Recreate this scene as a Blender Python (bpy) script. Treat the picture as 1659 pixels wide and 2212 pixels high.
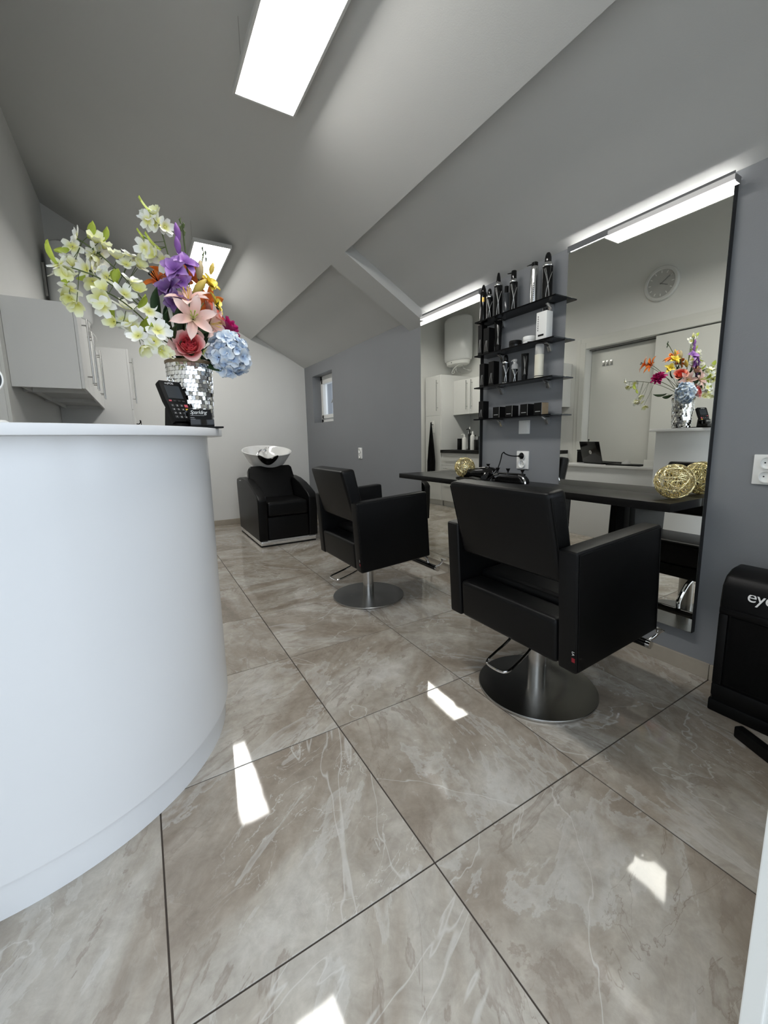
import bpy, bmesh, math, random
from mathutils import Vector, Matrix

for _o in list(bpy.data.objects): bpy.data.objects.remove(_o)
S = bpy.context.scene
COL = S.collection
PI = math.pi
random.seed(7)

# ------------------------------------------------------------------ camera
H = 1.0792
def view_axes(yaw, pitch, roll):
    f0 = Vector((math.sin(yaw), math.cos(yaw), 0)); r0 = Vector((math.cos(yaw), -math.sin(yaw), 0)); u0 = Vector((0, 0, 1))
    f = f0*math.cos(pitch) - u0*math.sin(pitch); u = u0*math.cos(pitch) + f0*math.sin(pitch)
    return r0*math.cos(roll) + u*math.sin(roll), u*math.cos(roll) - r0*math.sin(roll), f
cd = bpy.data.cameras.new('camera'); cam = bpy.data.objects.new('camera', cd); COL.objects.link(cam)
r_, u_, f_ = view_axes(0.5374, 0.1512, -0.0184)
cam.matrix_world = Matrix(((r_.x, u_.x, -f_.x, 0), (r_.y, u_.y, -f_.y, 0), (r_.z, u_.z, -f_.z, H), (0, 0, 0, 1)))
cd.sensor_fit = 'HORIZONTAL'; cd.sensor_width = 36.0; cd.lens = 36.0*890.467/1659
cd.shift_x = -(838.69-829.5)/1659; cd.shift_y = -(1106-1084.82)/1659
cd.clip_start = 0.02; cd.clip_end = 200
S.camera = cam

# ------------------------------------------------------------------ world, exposure, lamp powers
W = bpy.data.worlds.new('overcast_sky'); S.world = W; W.use_nodes = True
bg = W.node_tree.nodes['Background']; bg.inputs[0].default_value = (0.78, 0.88, 1.0, 1); bg.inputs[1].default_value = 2.35
S.view_settings.view_transform = 'Standard'; S.view_settings.look = 'None'
S.view_settings.gamma = 1.0; S.view_settings.use_curve_mapping = False; S.view_settings.exposure = 0.0
PANEL_POWER = 20.0      # ceiling panels
BAR_POWER = 1.8        # mirror light bars
S.cycles.max_bounces = 10; S.cycles.diffuse_bounces = 5; S.cycles.glossy_bounces = 6; S.cycles.transmission_bounces = 8
S.cycles.sample_clamp_indirect = 6.0; S.cycles.blur_glossy = 0.5

# ------------------------------------------------------------------ materials
def mat(name, col, rough=0.5, metal=0.0, spec=0.5, noise=None, bump=None, coat=0.0, emit=None, trans=0.0, ior=1.45, ramp=None, aniso=0.0, sheen=0.0):
    m = bpy.data.materials.new(name); m.use_nodes = True
    N, L = m.node_tree.nodes, m.node_tree.links
    b = N['Principled BSDF']; c = tuple(col) + (1,)
    I = b.inputs
    I['Base Color'].default_value = c; I['Roughness'].default_value = rough; I['Metallic'].default_value = metal
    I['Specular IOR Level'].default_value = spec; I['Coat Weight'].default_value = coat; I['IOR'].default_value = ior
    I['Transmission Weight'].default_value = trans; I['Anisotropic'].default_value = aniso; I['Sheen Weight'].default_value = sheen
    tc = None
    if noise or bump or ramp: tc = N.new('ShaderNodeTexCoord')
    if noise:
        sc, amt = noise
        n = N.new('ShaderNodeTexNoise'); n.inputs['Scale'].default_value = sc; n.inputs['Detail'].default_value = 4
        L.new(tc.outputs['Object'], n.inputs['Vector'])
        mx = N.new('ShaderNodeMix'); mx.data_type = 'RGBA'
        mx.inputs[6].default_value = tuple(max(0, x*(1-amt)) for x in col) + (1,)
        mx.inputs[7].default_value = tuple(min(1, x*(1+amt)) for x in col) + (1,)
        L.new(n.outputs['Fac'], mx.inputs[0]); L.new(mx.outputs[2], I['Base Color'])
    if ramp:                                  # (size, [(pos, colour), ...]) colour by distance from the object's own origin
        size, stops = ramp
        vl = N.new('ShaderNodeVectorMath'); vl.operation = 'LENGTH'; L.new(tc.outputs['Object'], vl.inputs[0])
        mu = N.new('ShaderNodeMath'); mu.operation = 'MULTIPLY'; mu.inputs[1].default_value = 1.0/size; L.new(vl.outputs['Value'], mu.inputs[0])
        cr = N.new('ShaderNodeValToRGB'); e = cr.color_ramp.elements
        while len(e) < len(stops): e.new(0.5)
        for k, (p, cc) in enumerate(stops): e[k].position = p; e[k].color = tuple(cc) + (1,)
        L.new(mu.outputs[0], cr.inputs[0]); L.new(cr.outputs[0], I['Base Color'])
    if bump:
        sc, st, dist = bump
        n = N.new('ShaderNodeTexNoise'); n.inputs['Scale'].default_value = sc; n.inputs['Detail'].default_value = 6
        L.new(tc.outputs['Object'], n.inputs['Vector'])
        bp = N.new('ShaderNodeBump'); bp.inputs['Strength'].default_value = st; bp.inputs['Distance'].default_value = dist
        L.new(n.outputs['Fac'], bp.inputs['Height']); L.new(bp.outputs['Normal'], I['Normal'])
    if emit:
        I['Emission Color'].default_value = tuple(emit[0]) + (1,); I['Emission Strength'].default_value = emit[1]
    return m

def tile_material(name):
    m = bpy.data.materials.new(name); m.use_nodes = True
    N, L = m.node_tree.nodes, m.node_tree.links; b = N['Principled BSDF']
    tc = N.new('ShaderNodeTexCoord'); oi = N.new('ShaderNodeObjectInfo')
    mu = N.new('ShaderNodeVectorMath'); mu.operation = 'MULTIPLY'; mu.inputs[1].default_value = (37.3, 91.7, 13.1)
    cx = N.new('ShaderNodeCombineXYZ')
    for k in range(3): L.new(oi.outputs['Random'], cx.inputs[k])
    L.new(cx.outputs[0], mu.inputs[0])
    # turn the pattern of each tile by its own angle
    an = N.new('ShaderNodeMath'); an.operation = 'MULTIPLY'; an.inputs[1].default_value = 29.0; L.new(oi.outputs['Random'], an.inputs[0])
    rot = N.new('ShaderNodeVectorRotate'); rot.rotation_type = 'Z_AXIS'; L.new(tc.outputs['Object'], rot.inputs['Vector']); L.new(an.outputs[0], rot.inputs['Angle'])
    ad = N.new('ShaderNodeVectorMath'); ad.operation = 'ADD'; L.new(rot.outputs[0], ad.inputs[0]); L.new(mu.outputs[0], ad.inputs[1])
    mp = N.new('ShaderNodeMapping'); mp.inputs['Scale'].default_value = (1.0, 2.4, 1.0); L.new(ad.outputs[0], mp.inputs['Vector'])
    def noise(vec, sc, det, dist, rough=0.55):
        n = N.new('ShaderNodeTexNoise'); n.inputs['Scale'].default_value = sc; n.inputs['Detail'].default_value = det
        n.inputs['Distortion'].default_value = dist; n.inputs['Roughness'].default_value = rough; L.new(vec, n.inputs['Vector']); return n.outputs['Fac']
    def ramp(fac, stops):
        r = N.new('ShaderNodeValToRGB'); e = r.color_ramp.elements
        while len(e) < len(stops): e.new(0.5)
        for k, (p, c) in enumerate(stops): e[k].position = p; e[k].color = tuple(c) + (1,)
        L.new(fac, r.inputs[0]); return r.outputs[0]
    def mix(fac, a, c, mode='MIX'):
        x = N.new('ShaderNodeMix'); x.data_type = 'RGBA'; x.blend_type = mode
        if isinstance(fac, float): x.inputs[0].default_value = fac
        else: L.new(fac, x.inputs[0])
        for s, v in ((6, a), (7, c)):
            if isinstance(v, tuple): x.inputs[s].default_value = v + (1,)
            else: L.new(v, x.inputs[s])
        return x.outputs[2]
    broad = noise(mp.outputs[0], 1.3, 6, 0.9)
    base = ramp(broad, [(0.30, (0.262, 0.222, 0.182)), (0.42, (0.345, 0.305, 0.26)), (0.52, (0.415, 0.384, 0.34)), (0.62, (0.478, 0.455, 0.418)), (0.74, (0.56, 0.545, 0.515))])
    fine = noise(ad.outputs[0], 30, 6, 0.5, 0.65)
    base = mix(0.30, base, ramp(fine, [(0.32, (0.33, 0.31, 0.28)), (0.68, (0.62, 0.60, 0.57))]), 'OVERLAY')
    mott = noise(ad.outputs[0], 9.5, 8, 0.8, 0.68)
    base = mix(0.42, base, ramp(mott, [(0.34, (0.34, 0.31, 0.275)), (0.5, (0.5, 0.485, 0.455)), (0.66, (0.66, 0.65, 0.625))]), 'OVERLAY')
    # layered bands with jagged edges, darker and lighter strata
    band = noise(mp.outputs[0], 2.1, 9, 0.5, 0.62)
    base = mix(ramp(band, [(0.560, (0, 0, 0)), (0.574, (0.6, 0.6, 0.6)), (0.595, (0.3, 0.3, 0.3)), (0.64, (0, 0, 0))]), base, (0.262, 0.216, 0.175))
    base = mix(ramp(band, [(0.36, (0, 0, 0)), (0.40, (0.28, 0.28, 0.28)), (0.422, (0.4, 0.4, 0.4)), (0.434, (0, 0, 0))]), base, (0.60, 0.585, 0.55))
    def vein(vec, sc, det, dist, w):
        n = noise(vec, sc, det, dist, 0.55)
        return ramp(n, [(0.5-w, (0, 0, 0)), (0.5, (1, 1, 1)), (0.5+w, (0, 0, 0))])
    v1 = vein(ad.outputs[0], 0.9, 5, 1.2, 0.0035)
    patch = ramp(noise(ad.outputs[0], 1.8, 2, 0), [(0.50, (0, 0, 0)), (0.66, (0.62, 0.62, 0.62))])
    v2 = vein(mp.outputs[0], 5.0, 6, 0.7, 0.008)
    v2m = mix(1.0, v2, patch, 'MULTIPLY')
    base = mix(mix(1.0, v1, (0.55, 0.55, 0.55), 'MULTIPLY'), base, (0.66, 0.64, 0.60)); base = mix(v2m, base, (0.65, 0.63, 0.585))
    dk = vein(mp.outputs[0], 1.6, 6, 1.4, 0.003)
    dkm = mix(1.0, dk, ramp(noise(ad.outputs[0], 1.4, 2, 0), [(0.5, (0, 0, 0)), (0.62, (0.7, 0.7, 0.7))]), 'MULTIPLY')
    base = mix(dkm, base, (0.24, 0.195, 0.155))
    L.new(base, b.inputs['Base Color'])
    b.inputs['Roughness'].default_value = 0.045; b.inputs['IOR'].default_value = 1.5
    # glaze unevenness, a few tenths of a millimetre
    bn = N.new('ShaderNodeBump'); bn.inputs['Strength'].default_value = 0.06; bn.inputs['Distance'].default_value = 0.004
    L.new(noise(ad.outputs[0], 7, 2, 0), bn.inputs['Height']); L.new(bn.outputs[0], b.inputs['Normal'])
    return m

M = {}
M['white_wall'] = mat('white_wall_paint', (0.80, 0.80, 0.775), 0.75, noise=(3, 0.03), bump=(260, 0.25, 0.0015))
M['ceiling'] = mat('ceiling_paint', (0.61, 0.61, 0.59), 0.8, noise=(2, 0.03), bump=(200, 0.2, 0.0015))
M['grey_wall'] = mat('grey_wall_paint', (0.245, 0.253, 0.265), 0.55, noise=(3, 0.05), bump=(260, 0.3, 0.0015))
M['grout'] = mat('grout', (0.055, 0.043, 0.034), 0.9, noise=(60, 0.2))
M['tile'] = tile_material('marbled_floor_tile')
M['skirt'] = mat('skirting_tile', (0.40, 0.355, 0.29), 0.12, noise=(9, 0.22))
M['white_lacquer'] = mat('white_lacquer', (0.74, 0.74, 0.72), 0.35, noise=(4, 0.015))
M['counter_white'] = mat('counter_laminate', (0.82, 0.83, 0.84), 0.22, noise=(3, 0.012))
M['counter_top'] = mat('counter_top_laminate', (0.85, 0.85, 0.85), 0.3, noise=(4, 0.01))
M['door_white'] = mat('door_paint', (0.74, 0.74, 0.70), 0.4, noise=(3, 0.02))
M['black_leather'] = mat('black_leatherette', (0.0035, 0.0035, 0.0037), 0.38, spec=0.24, noise=(40, 0.3), bump=(420, 0.35, 0.0012))
M['black_top'] = mat('black_wood_decor', (0.006, 0.0056, 0.0052), 0.36, spec=0.28, noise=(26, 0.35), bump=(90, 0.2, 0.0006))
M['black_gloss'] = mat('black_gloss', (0.006, 0.006, 0.006), 0.08, noise=(20, 0.2))
M['black_matt'] = mat('black_matt', (0.004, 0.004, 0.004), 0.5, spec=0.2, noise=(30, 0.3))
M['black_glass'] = mat('black_glass', (0.003, 0.003, 0.0035), 0.12, spec=0.18, noise=(10, 0.2))
M['black_cloth'] = mat('black_cloth', (0.004, 0.004, 0.004), 0.85, spec=0.15, noise=(80, 0.4), bump=(500, 0.4, 0.001))
M['chrome'] = mat('chrome', (0.80, 0.80, 0.80), 0.07, 1.0, noise=(8, 0.03))
M['steel'] = mat('brushed_steel', (0.55, 0.545, 0.53), 0.27, 1.0, noise=(60, 0.06), aniso=0.6)
M['bracket'] = mat('bracket_chrome', (0.9, 0.9, 0.9), 0.22, 0.9, noise=(30, 0.05))
M['dark_steel'] = mat('brushed_base_plate', (0.30, 0.295, 0.28), 0.25, 1.0, noise=(50, 0.08), aniso=0.7)
M['mirror'] = mat('mirror_silver', (0.92, 0.92, 0.865), 0.0, 1.0)
M['mirror_tile'] = mat('mosaic_mirror', (0.88, 0.88, 0.87), 0.03, 1.0)
M['frame_black'] = mat('mirror_frame_black', (0.012, 0.012, 0.012), 0.35, noise=(30, 0.2))
M['alu'] = mat('lamp_aluminium', (0.32, 0.32, 0.32), 0.4, 0.6, noise=(30, 0.05))
M['lip'] = mat('bar_back_plate', (0.13, 0.135, 0.14), 0.5, noise=(30, 0.05))
M['panel_frame'] = mat('panel_frame', (0.68, 0.68, 0.66), 0.45, noise=(30, 0.04))
M['panel'] = mat('panel_diffuser', (0.9, 0.9, 0.9), 0.5, emit=((1.0, 0.985, 0.95), PANEL_POWER))
M['ceiling_glow'] = mat('ceiling_band_emitter', (0.9, 0.9, 0.9), 0.5, emit=((1.0, 0.99, 0.97), 30.0))  # added emitter for the bright band on the ceiling above the mirrors
M['bar'] = mat('bar_diffuser', (0.9, 0.9, 0.9), 0.5, emit=((1.0, 0.99, 0.97), BAR_POWER))
M['ceramic'] = mat('white_ceramic', (0.82, 0.82, 0.80), 0.1, coat=0.5, noise=(5, 0.01))
M['plastic'] = mat('white_plastic', (0.90, 0.90, 0.87), 0.3, noise=(12, 0.02))
M['cream'] = mat('cream_plastic', (0.80, 0.76, 0.62), 0.3, noise=(12, 0.03))
M['clear'] = mat('clear_plastic', (0.85, 0.85, 0.84), 0.12, trans=0.6, noise=(12, 0.02))
M['smoke'] = mat('smoked_plastic', (0.10, 0.11, 0.12), 0.12, trans=0.5, noise=(12, 0.1))
M['glass'] = mat('window_glass', (1, 1, 1), 0.0, trans=1.0, ior=1.45)
M['gold'] = mat('gold_wire', (0.97, 0.76, 0.44), 0.2, 0.85, noise=(60, 0.25))
M['gold_print'] = mat('gold_print', (0.75, 0.50, 0.13), 0.3, 0.6, noise=(40, 0.1))
M['silver_print'] = mat('silver_print', (0.62, 0.62, 0.60), 0.3, 0.5, noise=(40, 0.1))
M['white_print'] = mat('white_print', (0.85, 0.85, 0.84), 0.5, noise=(20, 0.02))
M['alu_can'] = mat('aerosol_aluminium', (0.66, 0.66, 0.65), 0.22, 1.0, noise=(30, 0.05))
M['kraft'] = mat('kraft_card', (0.32, 0.24, 0.15), 0.7, noise=(40, 0.2))
M['screen'] = mat('terminal_screen', (0.045, 0.05, 0.055), 0.12, noise=(8, 0.1))
M['key'] = mat('terminal_key', (0.03, 0.03, 0.03), 0.5, noise=(20, 0.2))
M['key_red'] = mat('red_key', (0.62, 0.10, 0.13), 0.5, noise=(20, 0.05))
M['key_yellow'] = mat('yellow_key', (0.80, 0.50, 0.05), 0.5, noise=(20, 0.05))
M['key_green'] = mat('green_key', (0.16, 0.58, 0.10), 0.5, noise=(20, 0.05))
M['red'] = mat('red_plastic', (0.25, 0.01, 0.02), 0.4, noise=(20, 0.1))
M['stem'] = mat('stem_green', (0.075, 0.105, 0.03), 0.6, noise=(40, 0.25))
M['leaf_dark'] = mat('leaf_dark_green', (0.022, 0.05, 0.018), 0.45, noise=(25, 0.35))
M['leaf_lime'] = mat('leaf_lime', (0.36, 0.44, 0.05), 0.5, noise=(30, 0.25))
M['blossom'] = mat('white_blossom', (0.9, 0.9, 0.84), 0.6, ramp=(0.037, [(0.0, (0.76, 0.72, 0.10)), (0.30, (0.83, 0.82, 0.36)), (0.60, (0.89, 0.89, 0.80)), (1.0, (0.90, 0.90, 0.87))]))
M['blossom_lime'] = mat('cream_blossom', (0.85, 0.86, 0.5), 0.6, ramp=(0.035, [(0.0, (0.70, 0.68, 0.10)), (0.5, (0.82, 0.82, 0.40)), (1.0, (0.87, 0.88, 0.68))]))
M['lily'] = mat('pale_pink_lily', (0.85, 0.55, 0.5), 0.55, ramp=(0.075, [(0.0, (0.30, 0.33, 0.06)), (0.16, (0.74, 0.52, 0.38)), (0.45, (0.83, 0.50, 0.43)), (1.0, (0.87, 0.66, 0.60))]))
M['rose'] = mat('coral_rose', (0.85, 0.3, 0.3), 0.6, ramp=(0.062, [(0.0, (0.62, 0.03, 0.06)), (0.38, (0.80, 0.13, 0.15)), (0.62, (0.86, 0.34, 0.33)), (0.82, (0.89, 0.64, 0.59))]))
M['coral'] = mat('orange_coral_rose', (0.85, 0.25, 0.2), 0.6, ramp=(0.055, [(0.0, (0.75, 0.07, 0.06)), (0.6, (0.84, 0.22, 0.15)), (1.0, (0.88, 0.52, 0.42))]))
M['magenta'] = mat('magenta_peony', (0.5, 0.02, 0.17), 0.6, ramp=(0.07, [(0.0, (0.30, 0.004, 0.09)), (0.6, (0.50, 0.012, 0.17)), (1.0, (0.64, 0.06, 0.28))]))
M['purple'] = mat('purple_gladiolus', (0.4, 0.2, 0.55), 0.6, ramp=(0.045, [(0.0, (0.16, 0.05, 0.24)), (0.5, (0.33, 0.14, 0.48)), (1.0, (0.52, 0.32, 0.66))]))
M['violet'] = mat('dark_violet_iris', (0.15, 0.06, 0.2), 0.6, ramp=(0.05, [(0.0, (0.05, 0.012, 0.07)), (0.6, (0.19, 0.08, 0.28)), (1.0, (0.45, 0.32, 0.55))]))
M['orange'] = mat('orange_lily', (0.8, 0.2, 0.02), 0.55, ramp=(0.06, [(0.0, (0.40, 0.05, 0.01)), (0.4, (0.70, 0.12, 0.012)), (1.0, (0.84, 0.24, 0.03))]))
M['yellow'] = mat('yellow_freesia', (0.85, 0.65, 0.05), 0.55, ramp=(0.04, [(0.0, (0.62, 0.38, 0.02)), (0.5, (0.85, 0.62, 0.03)), (1.0, (0.88, 0.74, 0.15))]))
M['bud_yellow'] = mat('bud_yellow', (0.66, 0.48, 0.10), 0.55, noise=(40, 0.2))
M['bud_tan'] = mat('bud_tan', (0.50, 0.40, 0.22), 0.6, noise=(40, 0.2))
M['hydrangea'] = mat('pale_blue_hydrangea', (0.45, 0.6, 0.85), 0.6, ramp=(0.024, [(0.0, (0.30, 0.42, 0.68)), (0.4, (0.52, 0.64, 0.80)), (1.0, (0.78, 0.83, 0.88))]))
M['vase_rim'] = mat('vase_rim', (0.20, 0.145, 0.085), 0.35, 0.3, noise=(40, 0.2))
M['vase_core'] = mat('vase_grout', (0.14, 0.13, 0.115), 0.6, noise=(60, 0.2))
M['paving'] = mat('outside_paving', (0.38, 0.38, 0.37), 0.8, noise=(6, 0.15))
M['render'] = mat('outside_render', (0.70, 0.71, 0.73), 0.85, noise=(4, 0.06))
M['boiler'] = mat('boiler_enamel', (0.74, 0.75, 0.74), 0.18, noise=(5, 0.02))
M['clock_face'] = mat('clock_face', (0.5, 0.5, 0.48), 0.3, noise=(8, 0.1))

# ------------------------------------------------------------------ mesh helpers
class MB:
    def __init__(s): s.v = []; s.f = []
    def add(s, vs, fs):
        n = len(s.v); s.v += [tuple(p) for p in vs]; s.f += [tuple(i+n for i in f) for f in fs]; return s
    def box(s, x0, x1, y0, y1, z0, z1):
        return s.add([(x0,y0,z0),(x1,y0,z0),(x1,y1,z0),(x0,y1,z0),(x0,y0,z1),(x1,y0,z1),(x1,y1,z1),(x0,y1,z1)],
                     [(0,3,2,1),(4,5,6,7),(0,1,5,4),(1,2,6,5),(2,3,7,6),(3,0,4,7)])
    def prism(s, pts, a0, a1, axis='y'):          # outline of (p, q) pushed along an axis
        n = len(pts)
        def P(p, a): return {'y': (p[0], a, p[1]), 'x': (a, p[0], p[1]), 'z': (p[0], p[1], a)}[axis]
        return s.add([P(p, a0) for p in pts] + [P(p, a1) for p in pts],
                     [tuple(range(n)), tuple(range(2*n-1, n-1, -1))] + [(i, i+n, (i+1) % n + n, (i+1) % n) for i in range(n)])
    def lathe(s, prof, c=(0,0,0), seg=32, cap=True, sx=1.0, sy=1.0):
        vs, fs = [], []
        for r, z in prof:
            for k in range(seg):
                a = 2*PI*k/seg; vs.append((c[0]+sx*r*math.cos(a), c[1]+sy*r*math.sin(a), c[2]+z))
        for i in range(len(prof)-1):
            for k in range(seg):
                k2 = (k+1) % seg; fs.append((i*seg+k, i*seg+k2, (i+1)*seg+k2, (i+1)*seg+k))
        if cap:
            fs.append(tuple(range(seg-1, -1, -1))); n = len(prof)-1; fs.append(tuple(n*seg+k for k in range(seg)))
        return s.add(vs, fs)
    def tube(s, path, r, seg=8, closed=False):
        path = [Vector(p) for p in path]; n = len(path); vs, fs = [], []
        up = None
        for i, p in enumerate(path):
            a = path[(i-1) % n] if (closed or i > 0) else p; b = path[(i+1) % n] if (closed or i < n-1) else p
            t = (b-a).normalized() if (b-a).length > 1e-9 else Vector((0,0,1))
            if up is None: up = t.orthogonal().normalized()
            up = (up - t*up.dot(t)); up = up.normalized() if up.length > 1e-6 else t.orthogonal().normalized()
            w = t.cross(up); rr = r[i] if isinstance(r, (list, tuple)) else r
            for k in range(seg):
                q = 2*PI*k/seg; vs.append(p + (up*math.cos(q) + w*math.sin(q))*rr)
        for i in range(n if closed else n-1):
            j = (i+1) % n
            for k in range(seg): k2 = (k+1) % seg; fs.append((i*seg+k, i*seg+k2, j*seg+k2, j*seg+k))
        if not closed: fs.append(tuple(range(seg-1, -1, -1))); fs.append(tuple((n-1)*seg+k for k in range(seg)))
        return s.add(vs, fs)
    def disc(s, c, r, axis, th, seg=24):          # short cylinder along an axis
        c = Vector(c); ax = Vector(axis).normalized(); return s.tube([c, c+ax*th], r, seg)
    def xf(s, m, start=0):
        for i in range(start, len(s.v)): s.v[i] = tuple(m @ Vector(s.v[i]))
        return s
    def mesh(s, name, bevel=0.0, seg=2, smooth=True, subdiv=0):
        me = bpy.data.meshes.new(name); me.from_pydata(s.v, [], s.f); me.update()
        bm = bmesh.new(); bm.from_mesh(me)
        bmesh.ops.recalc_face_normals(bm, faces=bm.faces)
        if bevel > 0:
            ed = [e for e in bm.edges if len(e.link_faces) == 2 and e.calc_face_angle(0) > 0.5]
            bmesh.ops.bevel(bm, geom=ed, offset=bevel, segments=seg, profile=0.6, affect='EDGES', clamp_overlap=True)
        if smooth:
            for f in bm.faces: f.smooth = True
            for e in bm.edges:
                if len(e.link_faces) == 2 and e.calc_face_angle(0) > 0.62: e.smooth = False
        bm.to_mesh(me); bm.free(); return me
    def build(s, name, m, parent=None, bevel=0.0, seg=2, smooth=True):
        me = s.mesh(name, bevel, seg, smooth); me.materials.append(m)
        return put(name, me, parent)

def put(name, me, parent=None, loc=None, rot=None, mw=None, scale=None):
    o = bpy.data.objects.new(name, me); COL.objects.link(o)
    if parent is not None: o.parent = parent
    if mw is not None: o.matrix_local = mw
    if loc is not None: o.location = loc
    if rot is not None: o.rotation_euler = rot
    if scale is not None: o.scale = (scale,)*3
    return o
def tag(o, label=None, cat=None, group=None, kind=None):
    if label: o['label'] = label
    if cat: o['category'] = cat
    if group: o['group'] = group
    if kind: o['kind'] = kind
    return o
def thing(name, label, cat, loc=(0,0,0), rz=0.0, group=None):
    o = bpy.data.objects.new(name, None); COL.objects.link(o); o.empty_display_size = 0.05
    o.location = loc; o.rotation_euler = (0, 0, rz); return tag(o, label, cat, group)
def struct(name, mb, m, bevel=0.0, parent=None):
    o = mb.build(name, m, parent, bevel, smooth=False); o['kind'] = 'structure'; return o
def copy_tree(o, parent=None):
    c = o.copy(); COL.objects.link(c)
    if parent is not None: c.parent = parent
    for ch in list(o.children): copy_tree(ch, c)
    return c
def text(name, body, size, m, parent, mw, extrude=0.0004, shear=0.0, spacing=1.0, align='LEFT'):
    cu = bpy.data.curves.new(name, 'FONT'); cu.body = body; cu.size = size; cu.extrude = extrude; cu.shear = shear; cu.space_character = spacing
    cu.align_x = align; cu.materials.append(m)
    tmp = bpy.data.objects.new(name, cu); COL.objects.link(tmp); dg = bpy.context.evaluated_depsgraph_get()
    me = bpy.data.meshes.new_from_object(tmp.evaluated_get(dg)); me.name = name; me.materials.clear(); me.materials.append(m)
    bpy.data.objects.remove(tmp); bpy.data.curves.remove(cu); return put(name, me, parent, mw=mw)
def axes(x, y, z, o):                              # matrix from three axis vectors and an origin
    x, y, z = Vector(x), Vector(y), Vector(z)
    return Matrix(((x.x, y.x, z.x, o[0]), (x.y, y.y, z.y, o[1]), (x.z, y.z, z.z, o[2]), (0, 0, 0, 1)))
def look(axis, o, spin=0.0, sc=1.0):               # matrix whose local z points along axis
    z = Vector(axis).normalized(); x = Vector((0,0,1)).cross(z)
    x = x.normalized() if x.length > 1e-4 else Vector((1,0,0)); y = z.cross(x)
    m = axes(x, y, z, (0,0,0)) @ Matrix.Rotation(spin, 4, 'Z') @ Matrix.Scale(sc, 4); m.translation = Vector(o); return m
def bez(p0, p1, p2, n=10):
    p0, p1, p2 = Vector(p0), Vector(p1), Vector(p2)
    return [p0*(1-t)**2 + p1*2*t*(1-t) + p2*t*t for t in (i/n for i in range(n+1))]
def spline(pts, n=6):                              # smooth path through points
    P = [Vector(p) for p in pts]; P = [P[0]*2-P[1]] + P + [P[-1]*2-P[-2]]; out = []
    for i in range(1, len(P)-2):
        a, b, c, d = P[i-1], P[i], P[i+1], P[i+2]
        for k in range(n):
            t = k/n; out.append(0.5*((2*b) + (c-a)*t + (2*a-5*b+4*c-d)*t*t + (3*b-a-3*c+d)*t**3))
    out.append(P[-2]); return out

# ------------------------------------------------------------------ the room
XL, XR, YF, YB = -0.63, 2.075, 0.03, 5.70
SL = 0.56
def p1(x): return 1.99 + SL*(XR-x)                 # underside of the sloping ceiling
def p2(x): return 2.075 + SL*(XR-x)                # underside of the two recessed fields
XE, BY0, BY1 = 1.368, 2.83, 3.07                   # edge of the fields, the beam between them

fl = struct('floor', MB().box(XL-0.3, XR+0.25, -0.6, YB+0.15, -0.06, -0.0025), M['grout'])
G = 0.004
full = MB().box(-0.3+G/2, 0.3-G/2, -0.3+G/2, 0.3-G/2, -0.012, 0).mesh('tile', 0.0008, 1, False); full.materials.append(M['tile'])
X0, Y0 = 0.5539, 0.7285
for i in range(-3, 4):
    for j in range(-2, 10):
        a0, a1, b0, b1 = X0+0.6*(i-1), X0+0.6*i, Y0+0.6*(j-1), Y0+0.6*j
        c0, c1, d0, d1 = max(a0, XL-0.12), min(a1, XR-0.006), max(b0, -0.55), min(b1, YB-0.006)
        if c1-c0 < 0.02 or d1-d0 < 0.02: continue
        if c1-c0 > 0.599 and d1-d0 > 0.599:
            t = put('tile', full, fl, (a0+0.3, b0+0.3, 0))
        else:
            cx, cy = (c0+c1)/2, (d0+d1)/2; w, d = (c1-c0-G)/2, (d1-d0-G)/2
            me = MB().box(-w, w, -d, d, -0.012, 0).mesh('tile', 0.0008, 1, False); me.materials.append(M['tile'])
            t = put('tile', me, fl, (cx, cy, 0))

zt = 3.9
# left wall with the sliding-door opening
DY0, DY1, DZ = 1.15, 3.20, 2.105
wl = MB(); wl.box(XL-0.3, XL, YF, DY0, 0, zt); wl.box(XL-0.3, XL, DY1, YB+0.2, 0, zt); wl.box(XL-0.3, XL, DY0, DY1, DZ, zt); wl.box(XL-0.3, XL-0.2, DY0, DY1, 0, DZ)
struct('wall_left', wl, M['white_wall'])
struct('wall_back', MB().box(XL, XR+0.3, YB, YB+0.2, 0, zt), M['white_wall'])
# right wall, grey, with the small window opening
WY0, WY1, WZ0, WZ1 = 4.755, 5.405, 1.315, 1.925
wr = MB(); T = 0.3
wr.box(XR, XR+T, YF, WY0, 0, 2.5); wr.box(XR, XR+T, WY1, YB, 0, 2.5); wr.box(XR, XR+T, WY0, WY1, 0, WZ0); wr.box(XR, XR+T, WY0, WY1, WZ1, 2.5)
struct('wall_right', wr, M['grey_wall'])
# front wall beside and above the open shop door the camera stands in
wf = MB(); FX0, FX1, FZ0, FZ1 = 0.95, 1.98, 0.80, 2.0
wf.box(0.74, FX0, YF, 0.12, 0, 3.0); wf.box(FX1, XR, YF, 0.12, 0, 3.0); wf.box(FX0, FX1, YF, 0.12, 0, FZ0); wf.box(FX0, FX1, YF, 0.12, FZ1, 3.0); wf.box(XL, 0.74, YF, 0.12, 2.5, zt)
struct('wall_front', wf, M['white_wall'])
ce = MB()
ce.prism([(XL-0.3, p1(XL-0.3)), (XE, p1(XE)), (XE, p1(XE)+0.5), (XL-0.3, p1(XL-0.3)+0.5)], YF, YB+0.2, 'y')
ce.prism([(XE, p2(XE)), (XR+0.3, p2(XR+0.3)), (XR+0.3, p2(XR+0.3)+0.5), (XE, p2(XE)+0.5)], YF, YB+0.2, 'y')
struct('ceiling', ce, M['ceiling'])
bm_ = MB(); bm_.prism([(XE, p1(XE)), (XR, p1(XR)), (XR, p2(XR)+0.02), (XE, p2(XE)+0.02)], BY0, BY1, 'y')
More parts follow.
